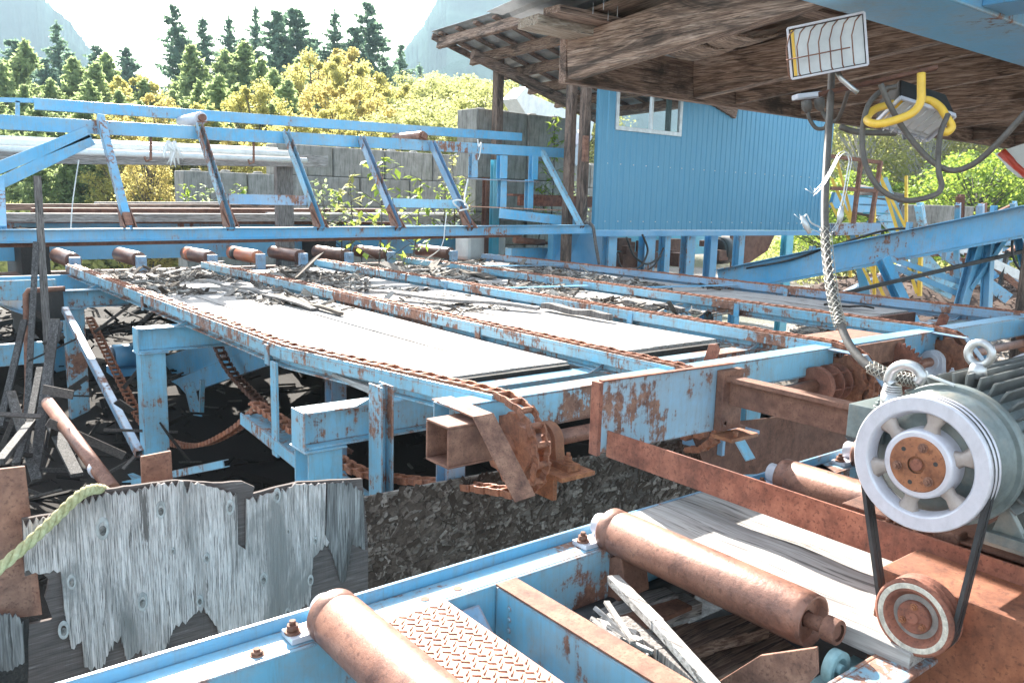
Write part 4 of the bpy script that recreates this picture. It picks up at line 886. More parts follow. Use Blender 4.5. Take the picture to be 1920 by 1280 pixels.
# OSB
def m_osb():
    t = NT('dark_oriented_strand_board'); acc = None
    base = t.ramp(t.noise(3, 6, .7), [(.35, (.07,.052,.042)), (.65, (.17,.135,.11))]); c = base; hgt = None
    for k, (rot, sc, th) in enumerate([(.4, 1., .5), (1.5, 1.3, .52), (2.4, .9, .5), (-.5, 1.6, .55)]):
        v = t.mp((22*sc, 9, 60*sc), (0, rot, 0)); vc = t.vor(1., vec=v, out='Color'); r_ = t.math('MULTIPLY', vc, 1.)
        sel = t.ramp(vc, [(.60, 0.), (.66, 1.)]); brt = t.ramp(t.vor(1., vec=v, out='Color'), [(.6, (.10,.085,.07)), (.85, (.34,.31,.28))])
        c = t.mix(t.math('MULTIPLY', sel, th*1.3), c, brt); hgt = sel if hgt is None else t.math('ADD', hgt, sel)
    c = t.mix(t.ramp(t.noise(1.7, 4, .6), [(.4, 0.), (.62, .7)]), c, (.035,.03,.026))
    return t.fin(c, .9, t.bump(hgt, .8, .006))
OY = 3.66
osb = thing('strand_board', 'dark flaky chipboard panel standing behind the front blue beam', 'chipboard', onY(1000, 1000, OY))
m_o = m_osb(); sheet([(600,951),(690,931),(830,903),(1000,872),(1130,852),(1320,812),(1330,1100),(640,1330)], OY, .018, m_o, 'panel', osb)
b = MB(); r_ = random.Random(77); m_flake = m_bits('wood_flakes', [(0, (.045,.035,.029)), (.6, (.105,.085,.072)), (.9, (.19,.165,.145)), (1, (.36,.33,.30))])
for k in range(5000):
    px, py = r_.uniform(640, 1320), r_.uniform(830, 1190)
    if py < 936-(px-660)*.19+4 or py > 1145-(px-690)*.32+20: continue
    p = onY(px, py, OY-.004); a = r_.uniform(0, 3.14); L = r_.uniform(.02, .085)*(1+.8*r_.random()**4); d = V((math.cos(a), -abs(r_.gauss(0,.12)), math.sin(a))).normalized(); b.bar(p-d*L/2, p+d*L/2, .004, L*r_.uniform(.12,.36), V((0,-1,0)).cross(d))
ob('strand_flakes', b, m_flake, osb, kind='stuff')
def plate(pts, y, th, mat, name, label, cat='plate', bev=.002):
    b = MB(); b.prism(outline(pts, y), (0, th, 0)); return ob(name, b, mat, bevel=bev, label=label, cat=cat)
plate([(-25,882),(48,874),(80,1152),(-25,1165)], 2.39, .012, M['rust'], 'rusty_plate', 'tall rusty steel plate at the left edge behind the plywood')
plate([(265,856),(322,845),(326,930),(268,935)], 2.47, .012, M['rust'], 'rusty_plate', 'small rusty plate sticking up above the top edge of the plywood')
# rope
def rope(pts, r, label):
    path = smooth_path(pts, 14); n = len(path); b = MB()
    root = None
    for s_ in range(3):
        P = []
        for k, p in enumerate(path):
            d, sd, u = b.frame(path[max(0,k-1)], path[min(n-1,k+1)]); a = k*.55+s_*2.094; P.append(p+(sd*math.cos(a)+u*math.sin(a))*r*.55)
        b.tube(P, r*.58, 7)
    t = NT('faded_rope'); t.fin(t.ramp(t.noise(60, 5), [(.3, (.25,.22,.09)), (.7, (.48,.45,.26))]), .9, t.bump(t.noise(200, 4), .5, .001))
    return ob('rope', b, t.m, label=label, cat='rope')
rope([onY(-40, 1098, 2.26), onY(40, 1030, 2.28), onY(100, 975, 2.30), onY(150, 928, 2.32), onY(180, 916, 2.35), onY(200, 925, 2.40), onY(196, 960, 2.42)], .0135, 'yellowed twisted rope hanging over the plywood sheet')

# ------------------------------------------------------------------ front roller frame
FZ = -1.0
ff = thing('roller_bed', 'blue steel roller bed frame in the foreground with rust spots', 'frame', (1.2, 1.7, GZ))
b = MB(); b.chan((-1.6, 1.675, FZ-.085), (4.6, 1.675, FZ-.085), .10, .17, .011, (0,0,1), 1)
ob('back_beam', b, M['blue_rusty'], ff, .003)
b = MB(); b.bar((-1.6, 1.735, FZ-.12), (4.6, 1.735, FZ-.12), .012, .30); ob('back_lip', b, M['blue'], ff, .002)
b = MB(); b.chan((-1.6, .80, FZ-.085), (4.6, .80, FZ-.085), .10, .17, .011, (0,0,1), -1); ob('near_beam', b, M['blue_rusty'], ff, .003)
b = MB(); b.chan((1.285, 1.62, FZ-.085), (1.285, .85, FZ-.085), .065, .165, .012, (0,0,1), 1)
for k in range(4): b.cyl((1.248, 1.56, FZ-.04-k*.03), (1.255, 1.56, FZ-.04-k*.03), .006, 10)
ob('cross_channel', b, M['blue_rusty'], ff, .003)
b = MB(); b.bar((1.285, 1.62, FZ+.0035), (1.285, .85, FZ+.0035), .068, .006); ob('rusted_flange', b, M['rust'], ff, .001)
b = MB(); b.prism([(1.17, 1.50, FZ-.175), (1.17, 1.30, FZ-.175), (1.26, 1.26, FZ-.175), (1.26, 1.5, FZ-.175)], (0,0,.01)); b.cyl((1.2, 1.45, FZ-.166), (1.2,1.45,FZ-.163), .012, 10); ob('bracket', b, M['rust_blue'], ff)
b = MB(); b.prism([(1.12, 1.61, FZ-.03), (1.19, 1.61, FZ-.03), (1.19, 1.52, FZ-.10), (1.12, 1.52, FZ-.12)], (0,.006,-.008)); ob('bent_tab', b, M['rust_blue'], ff)
for x in (1.2, 4.2):
    for y in (.8, 1.675): b = MB(); b.ibeam((x, y, FZ-.18), (x, y, GZ+.01), .1, .1, .01, (0,1,0)); ob('leg', b, M['blue'], ff)
for x in (.62, 1.06, 1.16):                       # tack patches and bolt holes on the flange
    b = MB(); b.bolt((x, 1.66, FZ-.001), (0,0,1), .013, .01) if x < 1 else b.cyl((x, 1.665, FZ-.002), (x, 1.665, FZ+.0015), .012, 14); ob('bolt', b, M['rust'], ff)
# diamond tread plate
P = [onZ(690, 1150, FZ+.006), onZ(825, 1117, FZ+.006)]
x0, x1 = P[0].x, P[1].x; b = MB(); b.box((x0, .86, FZ+.002), (x1, 1.635, FZ+.008)); ob_t = thing('tread_plate', 'rusty diamond tread plate lying between the first roller and blue channel', 'plate', ((x0+x1)/2, 1.25, FZ))
m_tread = m_rust('worn_tread_steel', (1.9,1.8,1.75), .7, .55); ob('plate', b, m_tread, ob_t)
b = MB(); k = 0; y = .88
while y < 1.62:
    x = x0+.014+(.011 if k % 2 else 0)
    while x < x1-.01:
        a = .75 if (int((x-x0)/.022)+k) % 2 else -.75; d = V((math.cos(a), math.sin(a), 0))*.0095; c = V((x, y, FZ+.0085)); b.cyl(c-d, c+d, .0022, 5, .0022); x += .022
    y += .019; k += 1
ob('raised_lugs', b, m_tread, ob_t)
# rollers
for k, (x, lab, near) in enumerate([(-.06, 'roller just showing at the bottom left corner', .95), (.795, 'shiny rust brown roller at the bottom with bolted bearing', .92), (1.70, 'large rusty roller lying below the grey plank', .97), (2.58, 'rusty roller half hidden behind the long rusty angle bar', .95), (3.10, 'short visible rusty roller behind the pulley wheel', .95)]):
    r = thing('bed_roller', lab, 'roller', (x, 1.3, FZ), 'rollers of the front bed')
    rad = .0655; zc = FZ+.045
    b = MB(); b.lathe((x, 1.655, zc), (0,-1,0), [(.0,0.),(.0,.05),(.006,.052),(.006,rad-.004),(.012,rad),(.045,rad),(.047,rad-.0015),(.05,rad-.0015),(.052,rad),(1.655-near-.03,rad),(1.655-near,rad-.003),(1.655-near,rad-.008),(1.655-near-.02,rad-.010),(1.655-near-.02,.02)], 48); ob('shell', b, M['roller'], r)
    b = MB(); b.cyl((x, 1.70, zc), (x, 1.65, zc), .034, 24); b.box((x-.10, 1.645, FZ+.001), (x+.10, 1.705, FZ+.016)); ob('bearing', b, M['lgrey'], r, .002)
    b = MB(); b.bolt((x-.085, 1.675, FZ+.016), (0,0,1), .014, .02); ob('bolt', b, M['rust'], r)
    b = MB(); b.cyl((x, near+.02, zc), (x, near-.06, zc), .018, 16); b.lathe((x, near-.03, zc), (0,-1,0), [(0,.02),(0,.030),(.035,.030),(.035,.02)], 24); ob('hub', b, M['rust'], r, .002)
# bracket guard at the near end of the second roller
b = MB(); b.prism([onX(1330, 1300, 1.55), onX(1350, 1275, 1.55), onX(1425, 1228, 1.55), onX(1530, 1213, 1.55), onX(1532, 1262, 1.55), onX(1500, 1300, 1.55)], (.012, 0, 0)); p = onX(1425, 1228, 1.55)
ob('roller_guard', b, M['rust'], bevel=.002, label='bent rusty guard plate before the near end of the second roller', cat='guard')
b = MB(); c = onX(1558, 1245, 1.66); b.lathe(c, (0,-1,0), [(0,.03),(0,.040),(.025,.040),(.025,.026),(.012,.024),(.012,.012),(.03,.012),(.03,.0)], 24); b.box(c+V((-.08,-.06,-.06)), c+V((.16,.03,-.045))); b.bolt(c+V((0,-.05,0)), (0,-1,0), .014, .02); ob('end_bearing', b, m_plain('faded_teal_paint', (.22,.36,.38), .6, 0, 20, .3), label='small pale bearing with bolt at the near end of the roller', cat='bearing')
# board on the bed and scrap wood below
q = [onZ(1198, 1000, FZ+.035), onZ(1335, 946, FZ+.035)]
m_bp = m_wood('bed_plank_wood', 'Y', (.26,.24,.225), (.38,.36,.34), (.48,.455,.43), .05, .55, bump=.2)
b = MB(); n = 16; vs = []
for j in range(n+1):
    y = 1.72-.95*j/n; z = FZ+.035+.003*math.sin(j); a = q[0].x+.005*noise.noise(V((j*.6,0,0))); c = 2.34+.02*noise.noise(V((j*.5,4,0))); vs += [(a, y, FZ-.01), (c, y, FZ-.01), (c, y, z), (a, y, z)]
fs = [(0,1,2,3), (4*n, 4*n+3, 4*n+2, 4*n+1)]
for j in range(n):
    for s_ in range(4): fs.append((4*j+s_, 4*j+(s_+1)%4, 4*j+4+(s_+1)%4, 4*j+4+s_))
b.add(vs, fs); ob('bed_plank', b, m_bp, bevel=.003, label='broad grey plank lying on the bed between the large roller and angle bar', cat='plank')
def stick(p0, p1, z0, z1, w_, h_, mat, lab, nm='scrap_stick'):
    b = MB(); a, c = onZ(*p0, z0), onZ(*p1, z1); m = a.lerp(c, .5)+V((.004,.003,.004)); b.bar(a, m, w_, h_); b.bar(m, c, w_*.9, h_*.95); ob(nm, b, mat, bevel=.002, label=lab, cat='stick', group='scrap wood under the front bed')
stick((1150,1085), (1345,1295), FZ-.05, FZ-.02, .035, .025, M['grey_y'], 'grey split stick leaning out from under the large roller')
stick((1165,1165), (1345,1310), FZ-.10, FZ-.05, .04, .03, M['grey_z'], 'darker grey stick nearest the blue channel')
stick((1120,1155), (1260,1115), FZ-.17, FZ-.17, .07, .03, M['grey_x'], 'flat grey lath lying crosswise under the roller')
stick((1150,1180), (1300,1130), FZ-.2, FZ-.2, .09, .04, M['grey_x'], 'broad grey offcut lying crosswise under the roller')
stick((1200,1230), (1420,1170), FZ-.25, FZ-.25, .12, .04, M['wood_roof_x'], 'brown board lying crosswise below the grey sticks')
stick((1230,1275), (1480,1215), FZ-.3, FZ-.3, .16, .04, M['wood_roof_x'], 'lowest brown board lying crosswise below the sticks')
b = MB(); rr = random.Random(6); c0 = onZ(1135, 1185, FZ-.09)
for k in range(60):
    d = V((rr.gauss(0,.25), -1, rr.gauss(0,.12))).normalized(); c = c0+V((rr.gauss(0,.022), rr.gauss(0,.03)-.05, rr.gauss(0,.012))); L = rr.uniform(.08,.2); b.bar(c-d*L/2, c+d*L/2, rr.uniform(.006,.02), rr.uniform(.004,.012), (rr.gauss(0,.5),0,1))
ob('rotten_chunk', b, M['grey_y'], label='crumbling rotten wood chunk in the blue channel corner', cat='wood chunk')
b = MB(); b.prism([onX(1105,1055,1.68), onX(1165,1040,1.68), onX(1175,1120,1.68), onX(1120,1145,1.68)], (.10,0,0)); b.box((1.60,1.45,FZ-.18), (1.86,1.62,FZ-.165)); ob('roller_pedestal', b, M['rust'], ff, .003)
b = MB(); b.box((-1.5, .9, FZ-.36), (4.4, 1.6, FZ-.345)); ob('added_black_sheet', b, M['black'], ff)  # black sheet added so gaps below the bed read as deep shade
litter([(1.32,2.0,.9,1.6,FZ-.33,260,.03,.12,.05),(0.0,1.2,.9,1.6,FZ-.33,80,.03,.1,.04)], 'under_bed_debris', 'bark bits on the added black sheet under the front bed', M['dark_wood'], 9)
b = MB(); b.tube([(1.36,1.6,FZ-.2),(2.0,1.6,FZ-.2)], .05, 16); ob('rubber_hose', b, M['rubber'], label='black rubber hose in the gap behind the roller pedestal', cat='hose')

# ------------------------------------------------------------------ rusty push frame: painted plate, long angle bar, channel
PK = .655
pf = thing('push_frame', 'rusty frame with chipped blue plate and long rusty angle bar', 'frame', V((3.5, 3.1, -1.4))*PK)
def sc(b): b.v = [v*PK for v in b.v]; return b
m_pl = m_paint('chipped_blue_plate', (.26,.50,.68), .70, 12., rough=.5)
T0, T1, B0, B1 = onY(1127, 715, 3.12), onY(1375, 681, 3.12), onY(1127, 850, 3.12), onY(1372, 800, 3.12)
b = MB(); b.prism([T0, T1, V((T1.x, 3.12, B1.z)), V((T0.x, 3.12, B0.z))], (0, .014, 0)); ob('plate', sc(b), m_pl, pf, .002)
b = MB(); b.box((T0.x-.03, 3.095, B0.z-.0), (T0.x-.002, 3.16, T0.z)); b.bar((T0.x, 3.118, T0.z+.004), (T1.x, 3.118, T1.z+.004), .04, .008); ob('plate_edge', sc(b), M['rust_red'], pf, .002)
b = MB(); b.bar((3.13, 3.09, -1.285), (3.13, -.2, -1.295), .012, .15); b.bar((3.18, 3.09, -1.355), (3.18, -.2, -1.365), .10, .012); ob('angle_bar', sc(b), M['rust_red'], pf, .003)
b = MB(); b.chan((4.20, 3.10, -1.12), (4.20, .2, -1.14), .12, .15, .014, (0,0,1), 1); b.bar((4.15, 3.10, -1.03), (4.15, .2, -1.05), .1, .03); ob('channel', sc(b), M['rust'], pf, .003)
for px, py in ((1362, 712), (1350, 790)): b = MB(); b.bolt(onY(px, py, 3.105), (0,-1,0), .022, .03); ob('bolt', sc(b), M['rust'], pf)
b = MB(); b.box((4.08, 3.06, -1.36), (4.28, 3.118, -.98)); ob('end_bracket', sc(b), M['rust'], pf, .005)
b = MB(); b.box((4.05, 2.95, -1.40), (4.32, 3.1, -1.375)); b.cyl((4.12, 2.98, -1.375), (4.12, 2.98, -1.34), .02, 6); ob('foot', sc(b), M['rust_orange'], pf, .003)
# dark rubber-brown panel behind the bars
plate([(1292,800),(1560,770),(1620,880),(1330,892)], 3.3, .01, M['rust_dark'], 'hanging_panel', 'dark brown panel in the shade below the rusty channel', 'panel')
b = MB(); a = onZ(1490, 895, -1.02); c = onZ(1610, 945, -1.02); b.prism([onZ(1495,880,-1.0), onZ(1540,868,-1.0), onZ(1625,920,-1.0), onZ(1600,945,-1.0)], (0,0,-.012)); b.prism([onZ(1490,885,-1.0), onZ(1605,945,-1.0), onZ(1605,945,-1.0)+V((0,0,-.08)), onZ(1490,885,-1.0)+V((0,0,-.07))], (.01,.0,0)); ob('flashing', b, M['rust_blue'], bevel=.001, label='mottled blue and black flashing beside the hidden rollers', cat='flashing')
# platform plate below the motor, bolts and block
b = MB(); b.box((3.20, -.3, -1.235), (4.1, 1.75, -1.22)); ob('platform', sc(b), M['rust_dark'], pf, .003)
for k, (px, py) in enumerate([(1665,990),(1680,995),(1722,1005),(1845,1075),(1870,1085)]): b = MB(); b.bolt(onX(px, py, 3.2), (0,0,1), .02, .03); ob('bolt', sc(b), M['rust'], pf)
b = MB(); c = onX(1778, 1025, 3.22); b.box(c+V((-.03,-.05,-.06)), c+V((.05,.05,.07))); ob('stop_block', sc(b), M['rust_dark'], pf, .006)

# ------------------------------------------------------------------ electric motor with large and small pulleys
PX_ = 1.775; pc = onX(1722, 870, PX_); sc_ = onX(1715, 1156, PX_+.01); yc, zc = pc.y, pc.z
mo = thing('electric_motor', 'finned grey green electric motor with big silver pulley wheel', 'motor', (2.0, yc, -.76))
t = NT('grey_green_motor_paint'); n1 = t.noise(8, 6, .7); cc = t.ramp(n1, [(.35, (.10,.125,.125)), (.65, (.22,.255,.25))]); cc = t.mix(t.ramp(t.noise(5, 5, .7), [(.50, 0.), (.66, .8)]), cc, (.30,.27,.22)); M['motor'] = t.fin(cc, .45, t.bump(t.noise(90, 5), .3, .001), .2)
b = MB(); b.lathe((1.80, yc, zc), (1,0,0), [(0,0.),(0,.05),(.02,.055),(.035,.10),(.05,.135),(.075,.148),(.10,.150),(.10,.160),(.125,.162),(.13,.150),(.16,.150)], 56); ob('end_bell', b, M['motor'], mo)
b = MB(); b.cyl((1.96, yc, zc), (2.55, yc, zc), .145, 48); ob('body', b, M['motor'], mo)
b = MB()
for k in range(36):
    a = 2*math.pi*k/36
    d = V((0, math.cos(a), math.sin(a)));
    if d.z < -.72: continue
    h = .040 if abs(d.z) > .2 else .034
    b.bar(V((1.965, yc, zc))+d*(.145+h/2-.006), V((2.52, yc, zc))+d*(.145+h/2-.006), .0055, h, d)
ob('cooling_fins', b, m_plain('dusty_motor_fins', (.15,.155,.15), .5, .3, 14, .3), mo, .001)
b = MB(); b.lathe((2.52, yc, zc), (1,0,0), [(0,.15),(0,.185),(.16,.185),(.18,.17),(.18,0)], 48); ob('fan_cover', b, M['lgrey'], mo)
for s_ in (-1,): b = MB(); b.box((1.98, yc+s_*.06, zc-.20), (2.5, yc+s_*.19, zc-.175)); b.prism([(2.0, yc+s_*.08, zc-.176), (2.0, yc+s_*.15, zc-.176), (2.0, yc+s_*.10, zc-.10)], (.02,0,0)); b.bolt((2.02, yc+s_*.16, zc-.175), (0,0,1), .013, .014); ob('foot', b, M['motor'], mo, .003)
b = MB(); b.tube([(2.02, yc, zc+.165), (2.02, yc, zc+.20)], [.022,.016], 16); b.tube([V((2.02, yc+math.sin(a)*.026, zc+.222+.0-math.cos(a)*.026)) for a in [2*math.pi*k/20 for k in range(21)]], .0095, 10, False); ob('lifting_eye', b, M['steel'], mo)
jb = onX(1648, 778, 1.86); b = MB(); b.box(jb+V((-.03,-.03,-.06)), jb+V((.14,.06,.02))); b.bolt(jb+V((-.0,.0,.02)), (0,0,1), .01, .012); ob('junction_box', b, M['motor'], mo, .006)
b = MB(); fp = onX(1672, 745, 1.86); b.cyl(fp+V((0,0,-.03)), fp+V((0,0,.012)), .023, 24)
for k in range(4): b.cyl(fp+V((0,0,.012+k*.005)), fp+V((0,0,.0155+k*.005)), .0225-.001*k, 20)
b.tube(smooth_path([fp+V((0,0,.03)), onX(1668, 712, 1.86), onX(1676, 693, 1.86), onX(1697, 684, 1.86), onX(1718, 690, 1.86), onX(1728, 705, 1.86), onX(1722, 716, 1.86)], 6), .0125, 12); ob('conduit_fitting', b, M['steel'], mo)
b = MB(); b.tube([onX(1722,702,1.9), onX(1745,705,1.9), onX(1790,722,1.9)], .004, 6); b.cyl(onX(1728,701,1.9), onX(1738,702,1.9), .009, 10); ob('lanyard_wire', b, M['white'], mo)
b = MB(); b.box((2.0, yc-.45, zc-.215), (2.62, yc-.05, zc-.202)); ob('base_plate', b, M['motor'], mo, .002)
# big pulley: two-groove rim, six spokes, pale hub ring, rusty bushing
Ro = .149; pl_ = thing('drive_pulley', 'large silver six spoke pulley wheel with rusty hub on the motor', 'pulley', (PX_, yc, zc-Ro))
m_sil = m_plain('silver_painted_iron', (.56,.55,.60), .38, .25, 25, .10)
b = MB(); b.lathe((PX_, yc, zc), (1,0,0), [(.03,.108),(.006,.114),(.0,.119),(.0,Ro-.003),(.003,Ro),(.014,Ro),(.02,Ro-.014),(.026,Ro),(.032,Ro),(.038,Ro-.014),(.044,Ro),(.05,Ro),(.05,.116),(.03,.108)], 72); ob('rim', b, m_sil, pl_)
m_sp = m_plain('warm_grey_cast_iron', (.36,.30,.27), .55, .2, 20, .2)
for k in range(6):
    b = MB()
    a = math.radians(100+60*k); d = V((0, math.cos(a), math.sin(a))); u = V((0, -math.sin(a), math.cos(a))); e = V((1,0,0))
    c0, c1 = V((PX_+.02, yc, zc))+d*.064, V((PX_+.02, yc, zc))+d*.114
    prof = [(-.5, 0), (-.3, -.5), (.3, -.5), (.5, 0), (.3, .5), (-.3, .5)]; vs = []
    for c, w_ in ((c0, .046), (c0.lerp(c1,.5), .030), (c1, .052)):
        vs += [c+u*w_*px*1.+e*py*.022 for px, py in prof]
    fs = []
    for j in (0, 1):
        for s_ in range(6): fs.append((6*j+s_, 6*j+(s_+1)%6, 6*j+6+(s_+1)%6, 6*j+6+s_))
    b.add(vs, fs, True); ob('spoke', b, m_sp, pl_)
b = MB(); b.lathe((PX_-.004, yc, zc), (1,0,0), [(.006,.052),(.0,.058),(.0,.070),(.004,.075),(.03,.078),(.05,.078)], 56); ob('hub_ring', b, m_sil, pl_)
b = MB(); b.lathe((PX_-.008, yc, zc), (1,0,0), [(.0,.019),(.0,.058),(.004,.061),(.02,.061)], 48); b.cyl((PX_-.003, yc, zc), (PX_+.1, yc, zc), .0195, 24)
ob('bushing', b, M['rust_orange'], pl_)
for k in range(3):
    a = math.radians(105+120*k); d = V((0, math.cos(a), math.sin(a))); b = MB(); b.bolt(V((PX_-.008, yc, zc))+d*.042, (-1,0,0), .008, .009); ob('bolt', b, M['rust'], pl_)
    a += math.radians(58); d = V((0, math.cos(a), math.sin(a))); b = MB(); b.cyl(V((PX_-.0085, yc, zc))+d*.042, V((PX_-.007, yc, zc))+d*.042, .005, 12); ob('threaded_hole', b, M['black'], pl_)
b = MB(); b.lathe((PX_-.012, yc, zc), (1,0,0), [(.0,0),(.0,.012),(.008,.013)], 20); ob('shaft_end', b, M['rust_red'], pl_)
b = MB(); b.cyl((1.8, yc, zc), (1.83, yc, zc), .035, 20); 
Rs = .087; ys, zs = sc_.y, sc_.z; x2 = PX_-.0
sp_ = thing('driven_pulley', 'small rusty pulley wheel hanging in the belts below the large one', 'pulley', (x2, ys, zs-Rs))
b = MB(); b.lathe((x2, ys, zs), (1,0,0), [(.016,.050),(.004,.058),(.0,.062),(.0,Rs-.006),(.004,Rs),(.012,Rs),(.02,Rs-.013),(.027,Rs-.002),(.033,Rs-.002),(.04,Rs-.013),(.046,Rs),(.052,Rs),(.052,.02)], 60); ob('rim', b, M['rust_red'], sp_)
b = MB(); b.lathe((x2-.0012, ys, zs), (1,0,0), [(.0015,.066),(.0,.068),(.0,.077),(.0015,.079)], 56); ob('worn_band', b, m_plain('worn_pale_paint', (.55,.50,.42), .6, .1, 60, .4), sp_)
b = MB(); b.lathe((x2+.016, ys, zs), (1,0,0), [(0,.0),(0,.055)], 40); ob('recess_face', b, m_plain('dusty_cast_iron', (.25,.22,.20), .7, .1, 30, .3), sp_)
b = MB(); b.lathe((x2+.004, ys, zs), (1,0,0), [(0,.0),(0,.034),(.003,.037),(.014,.037)], 40); b.cyl((x2-.001, ys, zs), (x2+.2, ys, zs), .013, 20); ob('bushing', b, M['rust_red'], sp_)
for k in range(3): a = math.radians(90+120*k); d = V((0, math.cos(a), math.sin(a))); b = MB(); b.bolt(V((x2+.004, ys, zs))+d*.026, (-1,0,0), .006, .008); ob('bolt', b, M['rust_orange'], sp_)
# two vee belts
for j, ox in enumerate((.018, .036)):
    pts = []; r1, r2 = Ro-.006, Rs-.005
    for k in range(25): a = math.radians(-8+196*k/24); pts.append(V((PX_+ox, yc+math.cos(a)*r1, zc+math.sin(a)*r1)))
    for k in range(17): a = math.radians(190+160*k/16); pts.append(V((x2+ox+.002, ys+math.cos(a)*r2, zs+math.sin(a)*r2)))
    pts.append(pts[0]); b = MB()
    for p, q in zip(pts, pts[1:]):
        cen = V((p.x, (yc+ys)/2, (zc+zs)/2)); d = ((p+q)/2-cen).normalized(); b.bar(p, q+(q-p).normalized()*.001, .0135, .009, d)
    ob('drive_belt', b, M['rubber'], label='black rubber belt in the %s groove of the two pulleys' % ('front' if j == 0 else 'rear'), cat='belt', group='belts of the pulley pair')
# gearbox housing below the bar
b = MB(); gx = 1.86; tl, bl, trr, brr = onX(1650, 1062, gx), onX(1618, 1300, gx), onX(1960, 1200, gx), onX(1960, 1400, gx)
m_gb = m_rust('gearbox_rust', (1.15,.85,.62), .7, .85); b.prism([(gx, tl.y, tl.z), (gx, -.3, tl.z-.02), (gx, -.3, -1.5), (gx, bl.y+.02, -1.5)], (.5, 0, 0)); ob('gearbox_housing', b, m_gb, bevel=.006, label='orange rusted steel housing behind the small pulley', cat='housing')
b = MB(); b.box((gx+.05, -.3, -1.5), (gx+.45, .5, GZ)); ob('pedestal', b, M['rust_dark'], label='rusty pedestal below the orange housing', cat='pedestal')
b = MB(); b.box((1.96, .30, -.90), (2.4, .40, zc-.217)); b.box((1.96, -.25, -.90), (2.4, -.15, zc-.217)); ob('motor_mount', b, M['rust'], mo)
# ------------------------------------------------------------------ near canopy (top right)
EY = 3.8; ez = lambda y: .72+.10*(EY-y)              # underside of rafters
cn = thing('wooden_canopy', 'low weathered wooden canopy with heavy rafters over the motor', 'canopy', (6, 2, .7))
XL, XR = 3.36, 10.6
b = MB(); b.box((XL-.02, EY-.02, .70), (XR, EY+.04, .955)); ob('eave_beam', b, M['wood_roof_x'], cn, .004)
for k, x in enumerate((XL+.03, 4.52, 4.95, 5.75, 6.7, 7.7, 8.7, 9.7)):
    b = MB(); wd = .09 if k in (0, 1) else .045
    p0, p1 = V((x, EY-.022, ez(EY)+.115)), V((x, -2.2, ez(-2.2)+.115)); n = 10
    for j in range(n):
        a, c = p0.lerp(p1, j/n), p0.lerp(p1, (j+1)/n); b.bar(a, c, wd, .235-.012*(j % 2)*0)
    bb = MB(); bb.bar(p0, p1, wd, .235); ob('rafter', bb, M['wood_roof_y'], cn, .005)
for k, y in enumerate((3.5, 2.75, 2.0, 1.2, .4)):      # purlins and warped sheathing
    z = ez(y)+.255; b = MB(); b.bar((2.98 if k == 0 else 3.1, y, z), (XR, y, z-.02), .14, .038); ob('purlin', b, M['wood_roof_x'], cn, .003)
m_sh = m_wood('old_plywood_sheathing', 'Y', (.13,.08,.055), (.24,.16,.115), (.34,.25,.19), .35, .5)
def warped(x0, x1, y0, y1, lift, amp, mat, name, th=.012, sag=0., seed=0):
    b = MB(); nx, ny = 20, 16; vs = []
    for s_ in (0, 1):
        for j in range(ny+1):
            for i in range(nx+1):
                x = x0+(x1-x0)*i/nx; y = y0+(y1-y0)*j/ny; e = math.sin(i/nx*math.pi*2.2+seed)*amp*(1-j/ny*.6)-sag*math.exp(-((j/ny)*6)); vs.append((x, y, ez(y)+lift+e+s_*th))
    N = (nx+1)*(ny+1); fs = []
    for s_ in (0, 1):
        for j in range(ny):
            for i in range(nx): q = s_*N+j*(nx+1)+i; fs.append((q, q+1, q+nx+2, q+nx+1))
    for j in range(ny):
        for i0 in (0, nx): q = j*(nx+1)+i0; fs.append((q, q+nx+1, N+q+nx+1, N+q))
    for i in range(nx):
        for j0 in (0, ny): q = j0*(nx+1)+i; fs.append((q, q+1, N+q+1, N+q))
    b.add(vs, fs, True); return ob(name, b, mat, cn)
warped(3.22, 4.6, -2.2, 3.83, .28, .022, m_sh, 'sheathing', sag=.05); warped(4.6, 7.0, -2.2, 3.85, .285, .015, m_sh, 'sheathing', sag=.03, seed=1.3); warped(7.0, XR+.1, -2.2, 3.82, .28, .015, m_sh, 'sheathing', seed=2.6)
# corrugated metal roofing above, overhanging at the left edge
b = MB(); vs = []; xs = []; x = 2.86
while x < XR+.3: xs += [(x, 0), (x+.11, 0), (x+.13, .02), (x+.16, .02)]; x += .18
for (yy) in (EY+.12, -2.4):
    for (x, h) in xs: vs.append((x, yy, ez(yy)+.335+h))
n = len(xs); b.add(vs, [(i, i+1, n+i+1, n+i) for i in range(n-1)]); mr = ob('metal_roofing', b, M['galv'], cn); sm = mr.modifiers.new('thickness', 'SOLIDIFY'); sm.thickness = .003
b = MB(); p = onY(985, 62, 3.72); b.bar((2.98, 3.70, ez(3.7)+.245), (3.75, 3.62, ez(3.7)+.215), .20, .055); ob('outlooker', b, m_wood('pale_outlooker_wood', 'X', (.22,.16,.12), (.40,.32,.25), (.52,.45,.38), .1, .8), cn, .004)
b = MB(); b.bar((3.2, 2.4, ez(2.4)+.26), (4.6, 2.55, ez(2.5)+.26), .06, .04); ob('lath', b, M['wood_roof_x'], cn, .002)
rr = random.Random(4); b = MB()
for k in range(12):
    x = rr.choice([3.1, 3.25, 4.7, 4.8, 5.9]); y = rr.uniform(3.2, 3.7); b.cyl((x, y, ez(y)+.26), (x, y, ez(y)+.205), .002, 5)
ob('nail_tips', b, M['steel'], cn, kind='stuff')
for (x, y) in ((10.3, 3.7), (10.3, -1.8), (6.4, -1.9)):
    b = MB(); b.bar((x, y, ez(y)-.01), (x, y, GZ), .14, .14, (0,1,0)); ob('post', b, M['wood_post'], cn)
m_torn = m_wood('torn_sheathing_wood', 'X', (.16,.10,.07), (.40,.27,.20), (.60,.46,.37), .3, .7)
rp = random.Random(41)                                # drooping torn sheathing pieces and loose boards between the rafters
